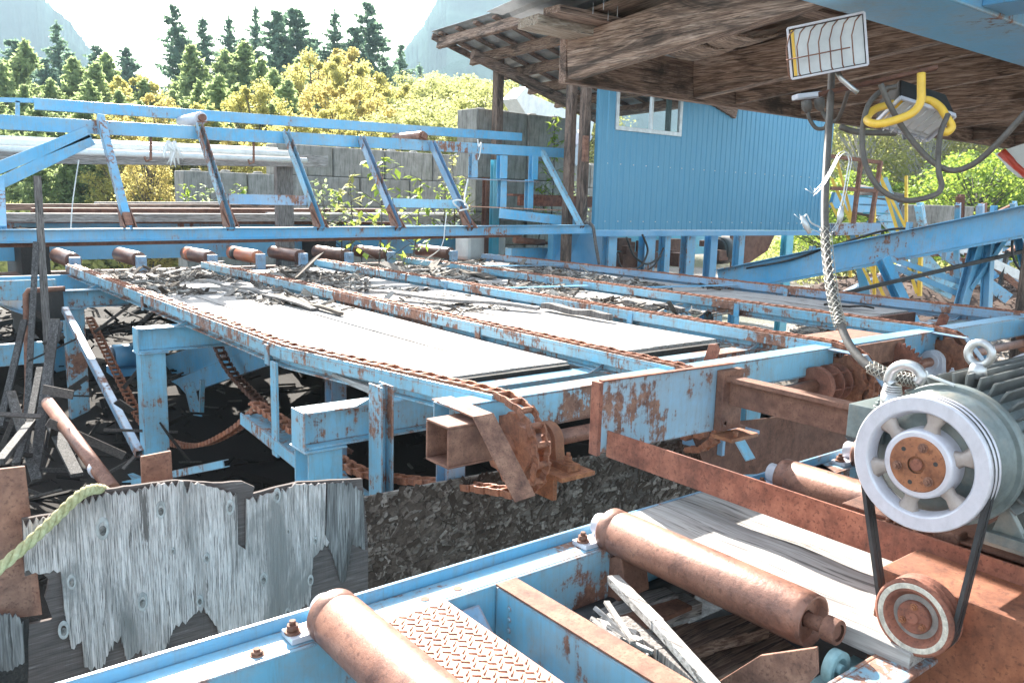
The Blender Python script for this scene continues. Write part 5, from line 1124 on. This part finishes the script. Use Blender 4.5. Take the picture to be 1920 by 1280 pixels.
for k in range(26):
    x = rp.choice([3.75, 4.1, 5.3, 5.0, 6.1, 6.4, 7.1, 7.4, 8.2]); y = rp.uniform(.3, 3.5); w_ = rp.uniform(.10, .30); L = rp.uniform(.35, .75); n = 8; b = MB(); vs = []; sag = rp.uniform(.03, .11); tw = rp.uniform(-.05, .05); yaw = rp.uniform(-.35, .35)
    for j in range(n+1):
        u = j/n-.5; zc_ = ez(y)+.235-sag*(1-4*u*u)*.7-rp.uniform(0, .004); dx = u*L; dy = dx*yaw
        for (a, h) in ((-w_/2, 0), (w_/2, tw), (w_/2, tw+.014), (-w_/2, .014)): vs.append((x+dx-a*yaw, y+dy+a*(1+.2*math.sin(j*2.1+k)), zc_+h))
    fs = [(0,1,2,3), (4*n, 4*n+3, 4*n+2, 4*n+1)]
    for j in range(n):
        for q in range(4): fs.append((4*j+q, 4*j+(q+1)%4, 4*j+4+(q+1)%4, 4*j+4+q))
    b.add(vs, fs); ob('torn_board', b, m_torn, cn)
# rusty steel flat under the rafters by the lamps
b = MB(); b.bar(dep(1535, 178, 2.75), dep(1758, 128, 2.62), .05, .012); ob('steel_flat', b, M['rust_dark'], cn, .002)
# blue box beam in the top right corner
b = MB(); b.box((2.0, 1.28, .645), (6.5, 1.60, .95)); 
bb_ = thing('overhead_beam', 'big blue steel box beam across the top right corner', 'beam', (3, 1.45, .6)); ob('box_section', b, M['blue'], bb_, .008)
b = MB(); b.box((1.9, 1.05, .75), (6.5, 1.12, 1.0)); b.box((2.9, 1.05, .66), (3.1, 1.28, .74)); ob('stiffener', b, M['blue_clean'], bb_, .004)
b = MB(); b.box((6.4, 1.3, GZ), (6.6, 1.55, .94)); ob('column', b, M['blue'], bb_)

# ------------------------------------------------------------------ floodlights
def flood(c, n, up, W, H, D, label, lit):
    n = V(n).normalized(); r = n.cross(V(up)).normalized()*-1; u = n.cross(r).normalized(); u = u if u.dot(V(up)) > 0 else -u
    root = thing('floodlight', label, 'floodlight', c-n*D)
    def P(a, b_, d): return c+r*a+u*b_+n*d
    b = MB(); w2, h2 = W/2, H/2
    F0 = [P(-w2,-h2,0), P(w2,-h2,0), P(w2,h2,0), P(-w2,h2,0)]; Bk = [P(-w2*.85,-h2*.8,-D), P(w2*.85,-h2*.8,-D), P(w2*.85,h2*.8,-D), P(-w2*.85,h2*.8,-D)]
    b.hexa(Bk+F0); ob('housing', b, M['black'], root, .004)
    b = MB(); e = .007
    for a0, a1 in (((-w2,-h2),(w2,-h2)), ((w2,-h2),(w2,h2)), ((w2,h2),(-w2,h2)), ((-w2,h2),(-w2,-h2))): b.bar(P(*a0,.006), P(*a1,.006), e, .014, n)
    ob('bezel', b, M['lgrey'], root, .001)
    b = MB(); b.hexa([P(-w2+e,-h2+e,.001), P(w2-e,-h2+e,.001), P(w2-e,h2-e,.001), P(-w2+e,h2-e,.001), P(-w2+e,-h2+e,.004), P(w2-e,-h2+e,.004), P(w2-e,h2-e,.004), P(-w2+e,h2-e,.004)])
    t = NT('frosted_glass'); t.fin(t.ramp(t.noise(15, 5), [(.3, (.50,.53,.55)), (.7, (.66,.68,.69))]), .22); ob('glass', b, t.m, root)
    b = MB(); b.bar(P(-w2+e*1.8,-h2+e,.006), P(-w2+e*1.8,h2-e,.006), .009, .003, n); ob('seal_strip', b, M['yellow'], root)
    b = MB(); k = 7
    for i in range(k):
        a = -w2-.006+(W)*i/k; b.tube([P(a+.03, h2, .0), P(a+.012, h2*.7, .028), P(a, h2*.2, .035), P(a, -h2*.85, .035), P(a+.002, -h2, .0)], .0022, 6)
    b.tube([P(-w2-.01, -h2*.25, .036), P(w2*.6, -h2*.25, .036)], .0022, 6)
    ob('wire_guard', b, M['rust'] if lit else M['steel'], root)
    b = MB(); b.tube([P(.02,-h2,-D*.4), P(.03,-h2-.025,-D*.4), P(.06,-h2-.06,-D*.6), P(.075,-h2-.075,-D*.6)], .008, 8); ob('bracket', b, M['steel'], root)
    return root
fu = -CD
flood(dep(1552, 88, 2.6), -CF*.86-CR*.42+CD*.22, fu*.97-CR*.06, .225, .155, .10, 'large caged floodlight with white glass hanging under the rafters', True)
flood(dep(1715, 222, 2.7), -CF*.45-CR*.15+CD*.9, fu*.8-CF*.3+CR*.25, .20, .13, .09, 'smaller dark floodlight pointing down inside the yellow hoop', False)
b = MB(); dd = 2.55
b.tube(smooth_path([dep(x, y, dd+e) for x, y, e in [(1728,138,.0),(1728,165,0),(1727,190,0),(1714,210,0),(1690,222,0),(1655,232,0),(1633,231,.02),(1626,222,.06),(1640,206,.1),(1670,196,.12),(1705,189,.12),(1740,188,.1),(1762,200,.08),(1775,220,.06),(1785,238,.05),(1776,248,.05),(1768,246,.05)]], 6), .0125, 12)
ob('yellow_hoop', b, M['yellow'], label='bent yellow pipe hoop hanging under the canopy around a floodlight', cat='hoop')
# outlet and plugs, cables
t0 = dep(1515, 183, 3.0); outl = thing('power_outlet', 'white double outlet box on the rafter with two black plugs', 'outlet', t0)
b = MB(); b.bar(dep(1490, 183, 3.0), dep(1543, 177, 3.0), .06, .018); ob('box', b, M['lgrey'], outl, .003)
for (x, y) in ((1512, 190), (1536, 186)): b = MB(); b.tube([dep(x, y, 2.97), dep(x+2, y+14, 2.97), dep(x+4, y+22, 2.97)], [.018,.018,.008], 12); ob('plug', b, M['cable'], outl, .002)
def cable(pts, r, label, mat='cable', name='cable'):
    return ob(name, MB().tube(smooth_path([dep(x, y, d) for x, y, d in pts], 7), r, 10), M[mat], label=label, cat='cable')
cable([(1516,205,2.97),(1518,222,2.97),(1530,240,2.97),(1545,241,2.96),(1552,232,2.95)], .007, 'short cord curling down from the left plug')
cable([(1541,204,2.97),(1545,215,2.97),(1556,228,2.96),(1570,225,2.95),(1580,205,2.9),(1590,175,2.85),(1597,165,2.8)], .007, 'short cord running from the right plug up to the floodlight')
cable([(1560,130,2.75),(1557,200,2.7),(1551,300,2.6),(1547,400,2.5),(1552,490,2.4),(1567,575,2.3),(1590,640,2.22),(1625,683,2.15),(1665,703,2.1),(1722,716,2.05)], .0115, 'thick black power cable hanging from the canopy down to the motor')
cable([(1652,158,2.6),(1665,190,2.6),(1690,235,2.6),(1720,275,2.58),(1755,308,2.56),(1790,320,2.54),(1830,305,2.5),(1875,265,2.45),(1925,210,2.4)], .009, 'black cable drooping from the lamp to the right edge')
cable([(1680,163,2.65),(1655,170,2.65),(1630,195,2.62),(1619,235,2.6),(1618,280,2.6),(1628,320,2.58),(1655,358,2.56),(1700,376,2.55),(1750,367,2.55),(1766,350,2.55),(1760,315,2.55),(1763,255,2.58),(1778,215,2.6)], .0085, 'black cable hanging in a long loop below the yellow hoop')
cable([(1575,238,3.3),(1610,248,3.3),(1680,250,3.3)], .012, 'black cable along the underside of the canopy edge')
def grip(pts, r, n, label):
    path = smooth_path([dep(x, y, d) for x, y, d in pts], 10); b = MB(); L = len(path)
    for s_ in (-1, 1):
        for k in range(n):
            P = []
            for i, p in enumerate(path):
                d, sd, u = b.frame(path[max(0,i-1)], path[min(L-1,i+1)]); a = s_*i*.42+k*2*math.pi/n; P.append(p+(sd*math.cos(a)+u*math.sin(a))*r)
            b.tube(P, .0010, 4, False)
    t = NT('wire_mesh_steel'); return ob('cable_grip', b, m_plain('galvanised_wire', (.42,.40,.35), .4, .5, 40, .2), label=label, cat='cable grip')
grip([(1549,430,2.47),(1553,480,2.41),(1560,540,2.34),(1569,585,2.29),(1577,612,2.26)], .0165, 6, 'woven wire grip around the middle of the thick hanging cable')
grip([(1632,687,2.14),(1665,703,2.1),(1700,711,2.07),(1725,716,2.05)], .0175, 6, 'woven wire grip where the thick cable meets the motor')
def wires(pts, r, label, fr=0):
    path = [dep(*p) for p in pts]; b = MB(); rr = random.Random(len(pts))
    for k in range(3): o = V((rr.gauss(0,.004), rr.gauss(0,.004), rr.gauss(0,.004))); b.tube(smooth_path([p+o for p in path], 6), r, 5)
    for k in range(fr): b.tube([path[-1], path[-1]+V((rr.gauss(0,.012), rr.gauss(0,.012), abs(rr.gauss(.02,.01))))], r*.6, 4)
    ob('pulling_wire', b, M['galv'], label=label, cat='wire')
wires([(1549,436,2.47),(1535,428,2.47),(1520,420,2.47),(1512,405,2.47),(1505,415,2.47)], .0011, 'frayed wire tail left of the hanging cable', 5)
wires([(1562,435,2.46),(1572,420,2.46),(1576,400,2.46),(1583,370,2.46),(1592,320,2.46),(1595,300,2.46),(1588,287,2.46),(1575,292,2.46),(1560,320,2.46),(1545,345,2.46),(1528,365,2.46)], .0011, 'long bent wire tail hooking over right of the hanging cable', 3)
for (x0,y0,x1,y1,l) in ((1504,405,1519,438,'left'),(1579,388,1574,420,'right')):
    b = MB(); b.tube([dep(x0,y0,2.46), dep((x0+x1)/2,(y0+y1)/2,2.46), dep(x1,y1,2.46)], [.006,.010,.006], 10); ob('wire_ferrule', b, M['galv'], label='crimped grey ferrule on the %s frayed wire of the cable grip' % l, cat='ferrule')

# ------------------------------------------------------------------ blue corrugated cabin on legs
CX0, CX1, CY0, CY1, CZ0, CZ1 = 10.55, 18.1, 11.0, 11.12, -.46, 2.42
cb = thing('control_cabin', 'blue corrugated metal cabin wall with sliding window raised on steel legs', 'cabin', (CX0, CY0, GZ))
t = NT('blue_siding'); cs = t.mix(t.ramp(t.noise(2.5, 6, .7, vec=t.mp((4,4,.6))), [(.4, 0.), (.7, .5)]), (.075,.245,.38), (.12,.29,.40)); cs = t.mix(t.ramp(t.noise(40, 5, .7), [(.6, 0.), (.75, .3)]), cs, (.2,.3,.36)); M['siding'] = t.fin(cs, .42, t.bump(t.noise(3, 3), .15, .02), .2)
WX0, WX1, WZ0, WZ1 = 10.98, 12.72, 1.37, 2.25
def siding(x0, x1, z0, z1, y, name='siding'):
    b = MB(); prof = []; x = x0; k = 0
    while x < x1-.16:
        prof += [(x, 0), (x+.055, 0), (x+.07, -.014), (x+.095, -.014), (x+.11, 0)]
        x += .155
    prof.append((x1, 0)); vs = []
    for z in (z0, z1): vs += [(px, y+py, z) for px, py in prof]
    n = len(prof); b.add(vs, [(i, i+1, n+i+1, n+i) for i in range(n-1)]); o = ob(name, b, M['siding'], cb); m_ = o.modifiers.new('thickness', 'SOLIDIFY'); m_.thickness = .004
siding(CX0, CX1, CZ0, WZ0, CY0, 'lower_siding'); siding(WX1, CX1, WZ0, CZ1, CY0, 'upper_siding'); siding(CX0, WX0, WZ0, CZ1, CY0, 'upper_siding'); siding(WX0, WX1, WZ1, CZ1, CY0, 'upper_siding')
b = MB(); b.box((CX0-.03, CY0-.03, CZ0), (CX0+.05, CY0+.05, CZ1)); ob('corner_trim', b, M['siding'], cb, .003)
b = MB()
for z in (-.3, .5, 1.3): b.box((CX0+.05, CY0+.03, z), (CX1-.05, CY1, z+.09))
ob('wall_girt', b, M['wood_roof_x'], cb)
b = MB(); b.chan((CX0-.05, CY0-.0, CZ0-.06), (CX1+.05, CY0-.0, CZ0-.06), .08, .11, .01, (0,0,1), 1); ob('floor_channel', b, M['blue_clean'], cb, .003)
b = MB()
for z in (-.30, .74): 
    for k in range(22): b.cyl((CX0+.25+k*.34, CY0-.018, z+.0), (CX0+.25+k*.34, CY0+.0, z), .011, 8)
ob('screws', b, M['galv'], cb)
win = thing('x', None, None, (0,0,0)); bpy.data.objects.remove(win)
b = MB(); f = .045
b.box((WX0-.03, CY0-.035, WZ0-.03), (WX1+.03, CY0+.03, WZ0+f)); b.box((WX0-.03, CY0-.035, WZ1-f), (WX1+.03, CY0+.03, WZ1+.03)); b.box((WX0-.03, CY0-.035, WZ0+f), (WX0+f, CY0+.03, WZ1-f)); b.box((WX1-f, CY0-.035, WZ0+f), (WX1+.03, CY0+.03, WZ1-f)); b.box((11.87, CY0-.03, WZ0+f), (11.93, CY0+.03, WZ1-f))
wf = ob('window', b, M['galv'], cb, .003)
t = NT('window_glass'); t.fin((.9,.95,.97), .03); t.b.inputs['Transmission Weight'].default_value = 1.; t.b.inputs['IOR'].default_value = 1.1
b = MB(); b.box((WX0+f, CY0-.004, WZ0+f), (11.87, CY0, WZ1-f)); ob('pane', b, t.m, wf); b = MB(); b.box((11.93, CY0-.004, WZ0+f), (WX1-f, CY0, WZ1-f)); ob('pane', b, t.m, wf)
b = MB(); vs = []; n = 40
for z in (WZ0+.0, WZ1): vs += [(12.45+.012*i*.6, CY0+.12+.03*math.sin(i*1.1), z) for i in range(n//2)]
h_ = n//2; b.add(vs, [(i, i+1, h_+i+1, h_+i) for i in range(h_-1)], True); ob('curtain', b, m_plain('dark_curtain', (.10,.14,.13), .9), cb)
for (px, w_, m_) in ((1143,.22,'blue'),(1213,.30,'blue'),(1246,.16,'blue'),(1290,.26,'blue'),(1333,.22,'blue_clean'),(1385,.18,'blue'),(1475,.30,'teal')):
    y = 11.2 if px != 1475 else 12.6; p = onY(px, 470, y); b = MB(); b.ibeam((p.x, y, CZ0-.115), (p.x, y, GZ), w_, .18, .014, (0,1,0)); ob('leg', b, M[m_], cb, .003)
# timber posts by the cabin corner and the shed roof beyond
pst = MB(); p = onY(935, 150, 14.9); pst.bar((p.x, 14.9, 3.05), (p.x-.02, 14.9, GZ), .17, .19, (0,1,0))
SH = thing('shed_roof', 'open timber shed roof with brown rafters and tin sheets behind the truss', 'roof', (11, 14.9, GZ))
ob('post', pst, M['wood_post'], SH, .006)
for dx, y in ((-.13, 11.22), (-.22, 11.5)): b = MB(); b.bar((CX0+dx+.0, y, 2.9), (CX0+dx, y, GZ if dx < -.2 else -.5), .13, .17, (0,1,0)); ob('post', b, M['wood_post'], SH, .005)
b = MB(); b.box((10.32, 11.1, .75), (10.42, 11.16, 1.2)); b.bolt((10.37, 11.1, 1.1), (0,-1,0), .03); ob('strap_plate', b, M['rust'], SH)
A = V((9.85, 15.2, 3.13)); Bc = V((14.4, 15.2, 1.88)); C = V((9.85, 12.6, 3.19)); eA = (Bc-A); eC = (C-A).normalized(); N = eA.cross(eC).normalized(); N = N if N.z > 0 else -N; U = eA.normalized()
def RP(u, v, h=0.): return A+U*u+eC*v+N*h           # u towards B (down slope), v along the eave towards the camera
LU = eA.length; LV = 7.5
b = MB(); n = 60; vs = []
for v in (-.15, LV):
    for i in range(n+1): vs.append(RP(-.15+(LU+.3)*i/n, v, .30+.02*(1 if i % 4 < 2 else 0)))
b.add(vs, [(i, i+1, n+2+i, n+1+i) for i in range(n)]); tin = ob('tin_roofing', b, M['galv'], SH); q = tin.modifiers.new('thickness', 'SOLIDIFY'); q.thickness = .006
for k in range(11):                                  # purlin boards along the slope direction
    v = .12+k*.62; b = MB(); b.bar(RP(-.1, v, .265), RP(LU, v, .265), .12, .05, N); ob('purlin', b, M['wood_roof_x'], SH)
for k, u in enumerate((.06, .95, 1.8, 2.65, 3.5, 4.35)):
    b = MB(); b.bar(RP(u, -.1, .13), RP(u, LV, .13), .09, .21, N); ob('rafter', b, M['wood_roof_y'], SH, .004)
b = MB(); b.bar(RP(-.12, -.12, .22), RP(LU+.1, -.12, .22), .045, .13, N); ob('fascia', b, M['wood_roof_x'], SH, .003)
b = MB(); b.bar(RP(.4, .75, -.08), RP(LU-.6, .75, -.08), .14, .19, N); ob('tie_beam', b, M['wood_roof_x'], SH, .004)
b = MB(); b.bar(RP(.4, 4.2, -.08), RP(LU, 4.2, -.08), .14, .19, N); ob('tie_beam', b, M['wood_roof_x'], SH, .004)
# white ducting and junk behind the tall stack
b = MB(); b.bar(onY(985, 195, 17.5), onY(1100, 245, 17.5), .5, .45); b.bar(onY(965, 175, 17.3), onY(990, 215, 17.3), .6, .5); ob('white_duct', b, M['white'], bevel=.02, label='white metal duct sloping behind the tall concrete stack', cat='duct')
b = MB(); b.bar(onY(1068, 305, 16), onY(1098, 250, 16), .3, .3); b.bar(onY(1060, 275, 16), onY(1098, 282, 16), .2, .2); ob('white_bracket', b, M['lgrey'], bevel=.01, label='pale blue bracket behind the cabin corner post', cat='bracket')
# machinery under the cabin
un = thing('sawing_machine', 'blue and black machinery crowded under the cabin floor', 'machine', (12, 11.6, GZ))
b = MB(); b.prism([onY(1090,435,11.6), onY(1150,432,11.6), onY(1130,500,11.6), onY(1062,500,11.6)], (0,.7,0)); ob('chute', b, M['blue_clean'], un, .004)
b = MB(); b.box(onY(960,466,12.4), onY(1050,490,12.5)+V((0,.1,0))); b.box(onY(1038,438,12.0), onY(1075,490,12.0)+V((0,.15,0))); ob('guard', b, M['blue'], un, .003)
b = MB(); p, q = onY(965,450,12.2), onY(1020,455,12.2); b.cyl(p, q, .06, 16); b.cyl(q, q+V((.35,0,-.03)), .025, 10); ob('cylinder', b, M['rust_dark'], un)
b = MB(); b.box(onY(1100,437,13.2), onY(1345,475,13.3)+V((0,.2,0))); ob('panel', b, M['teal'], un)
b = MB(); c = onY(1345, 470, 12.3); b.cyl(c, c+V((.3,0,0)), .32, 24); b.lathe(c+V((-.06,0,0)), (1,0,0), [(0,.1),(0,.28),(.06,.3)], 24); ob('flywheel', b, M['black'], un)
rr = random.Random(14)
for k in range(22):
    b = MB(); px = rr.uniform(1150, 1380); c = onY(px, rr.uniform(450, 505), rr.uniform(11.9, 13)); s = rr.uniform(.08,.28); b.box(c-V((s,s*.6,s*.7)), c+V((s,s*.6,s*.7))); ob('gear_casing', b, M['rust_dark'], un, .01)
b = MB(); b.prism([onY(1372,437,12.8), onY(1455,437,12.8), onY(1440,470,12.8), onY(1372,515,12.8)], (0,.05,0)); ob('rubber_apron', b, M['rust_dark'], un)
for k, pts in enumerate([[(1158,475),(1165,500),(1190,512),(1225,500),(1245,465)],[(1175,445),(1190,480),(1215,495),(1240,480)],[(1205,440),(1215,470),(1200,500),(1170,505)]]):
    b = MB().tube(smooth_path([onY(x, y, 11.0-.1*k) for x, y in pts], 6), .02, 8); ob('hydraulic_hose', b, M['black'], label='black hydraulic hose looping under the cabin, %s' % ['lowest loop', 'innermost loop', 'leftmost loop'][k], cat='hose', group='hoses under the cabin')
b = MB().tube(smooth_path([onY(1098,415,10.95), onY(1112,425,10.9), onY(1117,455,10.9), onY(1124,495,10.9)], 6), .03, 8); ob('grey_hose', b, M['grey_z'], label='grey hose dropping from the truss end beside the cabin corner', cat='hose')
b = MB(); p, q = onY(878, 441, 13.9), onY(950, 487, 13.9); b.box((p.x, 13.9, q.z), (q.x, 14.4, p.z)); ob('white_block', b, m_plain('chipped_white_paint', (.72,.70,.66), .6, 0, 3, .15), bevel=.08, label='chipped white block at the right end of the roller trough', cat='block')

# ------------------------------------------------------------------ inclined conveyor at right
ic = thing('inclined_conveyor', 'blue steel conveyor sloping up to the right edge behind the deck', 'conveyor', (12, 7, GZ))
L0, L1 = dep(1372, 522, 14.2), dep(1930, 411, 11.2)
dL = (L1-L0); L0b = L0-dL*.06
side = V((-dL.y, dL.x, 0)).normalized()
b = MB(); b.chan(L0b, L1+dL*.3, .12, .40, .014, (0,0,1), -1); ob('side_channel', b, M['blue_far'], ic, .003)
b = MB(); b.chan(L0b+side*1.0, L1+dL*.3+side*1.0, .09, .40, .014, (0,0,1), -1); ob('side_channel', b, M['blue_far'], ic, .003)
b = MB(); b.bar(L0b+side*.5+V((0,0,.05)), L1+dL*.3+side*.5+V((0,0,.05)), .9, .02); ob('belt', b, M['rubber'], ic)
b = MB(); b.bar(L0+V((0,0,-.22)), L1+V((0,0,-.22)), .10, .05); ob('lower_flange', b, M['blue'], ic, .003)
for (x0,y0,x1,y1,w_) in ((1835,452,1805,565,.22),(1855,450,1850,565,.14),(1885,440,1815,540,.10),(1655,485,1690,560,.20),(1905,410,1930,520,.16)):
    p = dep(x0, y0, 11.9); q = dep(x1, y1, 11.9); d = q-p; q = p+d*((GZ-p.z)/d.z) if w_ > .12 and x0 != 1905 else q; b = MB(); b.ibeam(p, q, w_, .12, .012, (0,1,0)); ob('leg', b, M['blue_far'], ic, .002)
for (x0,y0,x1,y1) in ((1640,485,1800,552),(1665,483,1805,530)):
    b = MB(); b.chan(dep(x0,y0,12.2), dep(x1,y1,12.0), .08, .08, .01); ob('brace', b, M['blue'], ic)
b = MB(); b.bar(dep(1560,555,11.7), dep(1925,470,11.7), .06, .05); ob('brace_bar', b, M['black'], ic)
ob('power_cable', MB().tube(smooth_path([dep(x,y,d-.12) for x,y,d in [(1400,503,14),(1480,488,13.6),(1560,462,13.2),(1660,432,12.8),(1720,428,12.6),(1790,420,12.3),(1840,405,12),(1870,396,11.8),(1898,412,11.6),(1900,480,11.6),(1925,520,11.6)]], 6), .018, 8), M['black'], label='black cable clipped along the side of the sloping conveyor', cat='cable')
for (x, y, d) in ((1523,474,13.4),(1705,430,12.6),(1863,400,11.7)):
    c = dep(x, y, d-.08); b = MB(); b.box(c+V((-.05,-.03,-.11)), c+V((.05,.03,.11))); ob('cable_clip', b, M['blue'], ic)
# stair with yellow rails and brown landing frame
st = thing('steel_stair', 'blue steel stair with yellow handrails and rusty landing rail', 'stair', dep(1640, 540, 17))
D = 17.
for k in range(7):
    x, y = 1600+k*9-0, 348+k*16.5+80-60; c = dep(1618+k*7, 352+k*15.5, D); b = MB(); b.box(c+V((-.42,-.28,-.03)), c+V((.42,.0,.0))); ob('tread', b, M['teal'] if k % 2 else M['blue'], st)
b = MB(); b.bar(dep(1600,420,D), dep(1625,560,D), .06, .18); ob('stringer', b, M['blue'], st)
b = MB(); b.bar(dep(1655,335,D-.3), dep(1730,520,D-.3), .06, .18); ob('stringer', b, M['light_blue'], st)
yw = M['yellow']
for (x0,y0,x1,y1,w_) in ((1560,335,1660,560,.06),(1650,325,1720,550,.06),(1558,380,1640,545,.05),(1570,300,1598,410,.05),(1640,385,1640,560,.05),(1700,330,1700,500,.05),(1728,440,1725,555,.07),(1595,470,1595,520,.05),(1650,330,1700,430,.05),(1860,290+160,1862,500,.03)):
    b = MB(); b.bar(dep(x0,y0,D-.5), dep(x1,y1,D-.5), w_, w_); ob('handrail', b, yw if x0 < 1800 else M['rust'], st)
b = MB()
for (x0,y0,x1,y1) in ((1550,292,1652,305),(1652,303,1632,425),(1615,300,1600,425),(1558,353,1645,358)): b.bar(dep(x0,y0,D-.9), dep(x1,y1,D-.9), .07, .07)
ob('landing_rail', b, M['rust'], st)
b = MB(); b.bar(dep(1555,430,D-.7), dep(1640,428,D-.7), .6, .22); ob('landing', b, M['rust_blue'], st)
lg = thing('conveyor_trestle', 'blue steel trestle and braces behind the stair at right', 'trestle', dep(1780, 500, 19))
for (x0,y0,x1,y1,w_,m_) in ((1740,450,1890,560,.25,'blue_far'),(1655,400,1780,540,.3,'light_blue'),(1560,375,1680,395,.35,'blue'),(1800,465,1930,525,.2,'white'),(1855,450,1930,445,.3,'blue'),(1830,470,1920,545,.12,'rust'),(1730,478,1790,478,.06,'rust'),(1790,478,1780,540,.06,'rust'),(1730,478,1722,540,.06,'rust'),(1850,480,1850,565,.12,'blue'),(1890,470,1870,560,.12,'black'),(1790,455,1800,540,.15,'blue')):
    b = MB(); b.bar(dep(x0,y0,19), dep(x1,y1,19), w_*.6, w_); ob('member', b, M[m_], lg)
rt_ = random.Random(19)
for k in range(34):
    x, y = rt_.uniform(1590, 1925), rt_.uniform(400, 540); a = rt_.choice([.15, .5, -.45, -.6, 1.4, 1.6, .9]); L = rt_.uniform(50, 150); d_ = rt_.uniform(17.5, 22)
    if y < 385+(1920-x)*.35+40 and x < 1700: continue
    b = MB(); fn = b.chan if k % 2 else b.ibeam; fn(dep(x-L/2*math.cos(a), y-L/2*math.sin(a), d_), dep(x+L/2*math.cos(a), y+L/2*math.sin(a), d_+.6), rt_.uniform(.08,.2), rt_.uniform(.08,.25)); ob('member', b, M[rt_.choice(['blue_far','blue','light_blue','rust_blue','rust_dark','rust'])], lg)
b = MB(); c = dep(1868, 466, 16); b.box(c-V((.12,.08,.14)), c+V((.12,.08,.14))); ob('switch_box', b, M['white'], bevel=.01, label='small white switch box among the blue braces at right', cat='switch box')
b = MB(); b.cyl(dep(1600,372,24), dep(1690,392,23.5), .42, 20); ob('log', b, M['bark'], label='dark log with cut end lying above the stair landing', cat='log')
b = MB(); b.box(dep(1765,385,24), dep(1765,385,24)+V((2.2,1.2,-.9))); ob('concrete_block', b, M['conc'], bevel=.03, label='grey concrete block beyond the top of the sloping conveyor', cat='concrete block')
heap('bark_mound', 22, 34, 4, 16, lambda u, v: bump_(u, v)*1.2, m_bits('red_brown_bark', [(0, (.05,.035,.028)), (1, (.17,.12,.10))]), 5000, 'reddish brown bark mound on the ground behind the conveyor', 8)
heap('bark_litter', 11, 22, 3, 12, lambda u, v: bump_(u, v)*.5, m_chip, 3500, 'loose bark and chips on the yard beyond the far rail', 18)
# red rimmed white hood at the right edge
b = MB(); pts = [(1880,283),(1896,300),(1905,312),(1925,328),(1990,340),(1990,270),(1930,266)]; b.prism([dep(x,y,5) for x,y in pts], CF*.08); hd = thing('machine_hood', 'white machine hood with red rim at the right edge under the canopy', 'hood', dep(1920,320,5)); ob('panel', b, M['white'], hd)
b = MB(); b.tube([dep(x,y,4.95) for x,y in pts[:5]], .02, 8); b.bar(dep(1876,286,4.95), dep(1926,330,4.95), .02, .035); ob('red_rim', b, m_plain('red_paint', (.55,.06,.03), .4, 0, 10, .2), hd)
# right-hand blue posts seen behind the canopy cable
b = MB(); p = dep(1912, 520, 12.4);
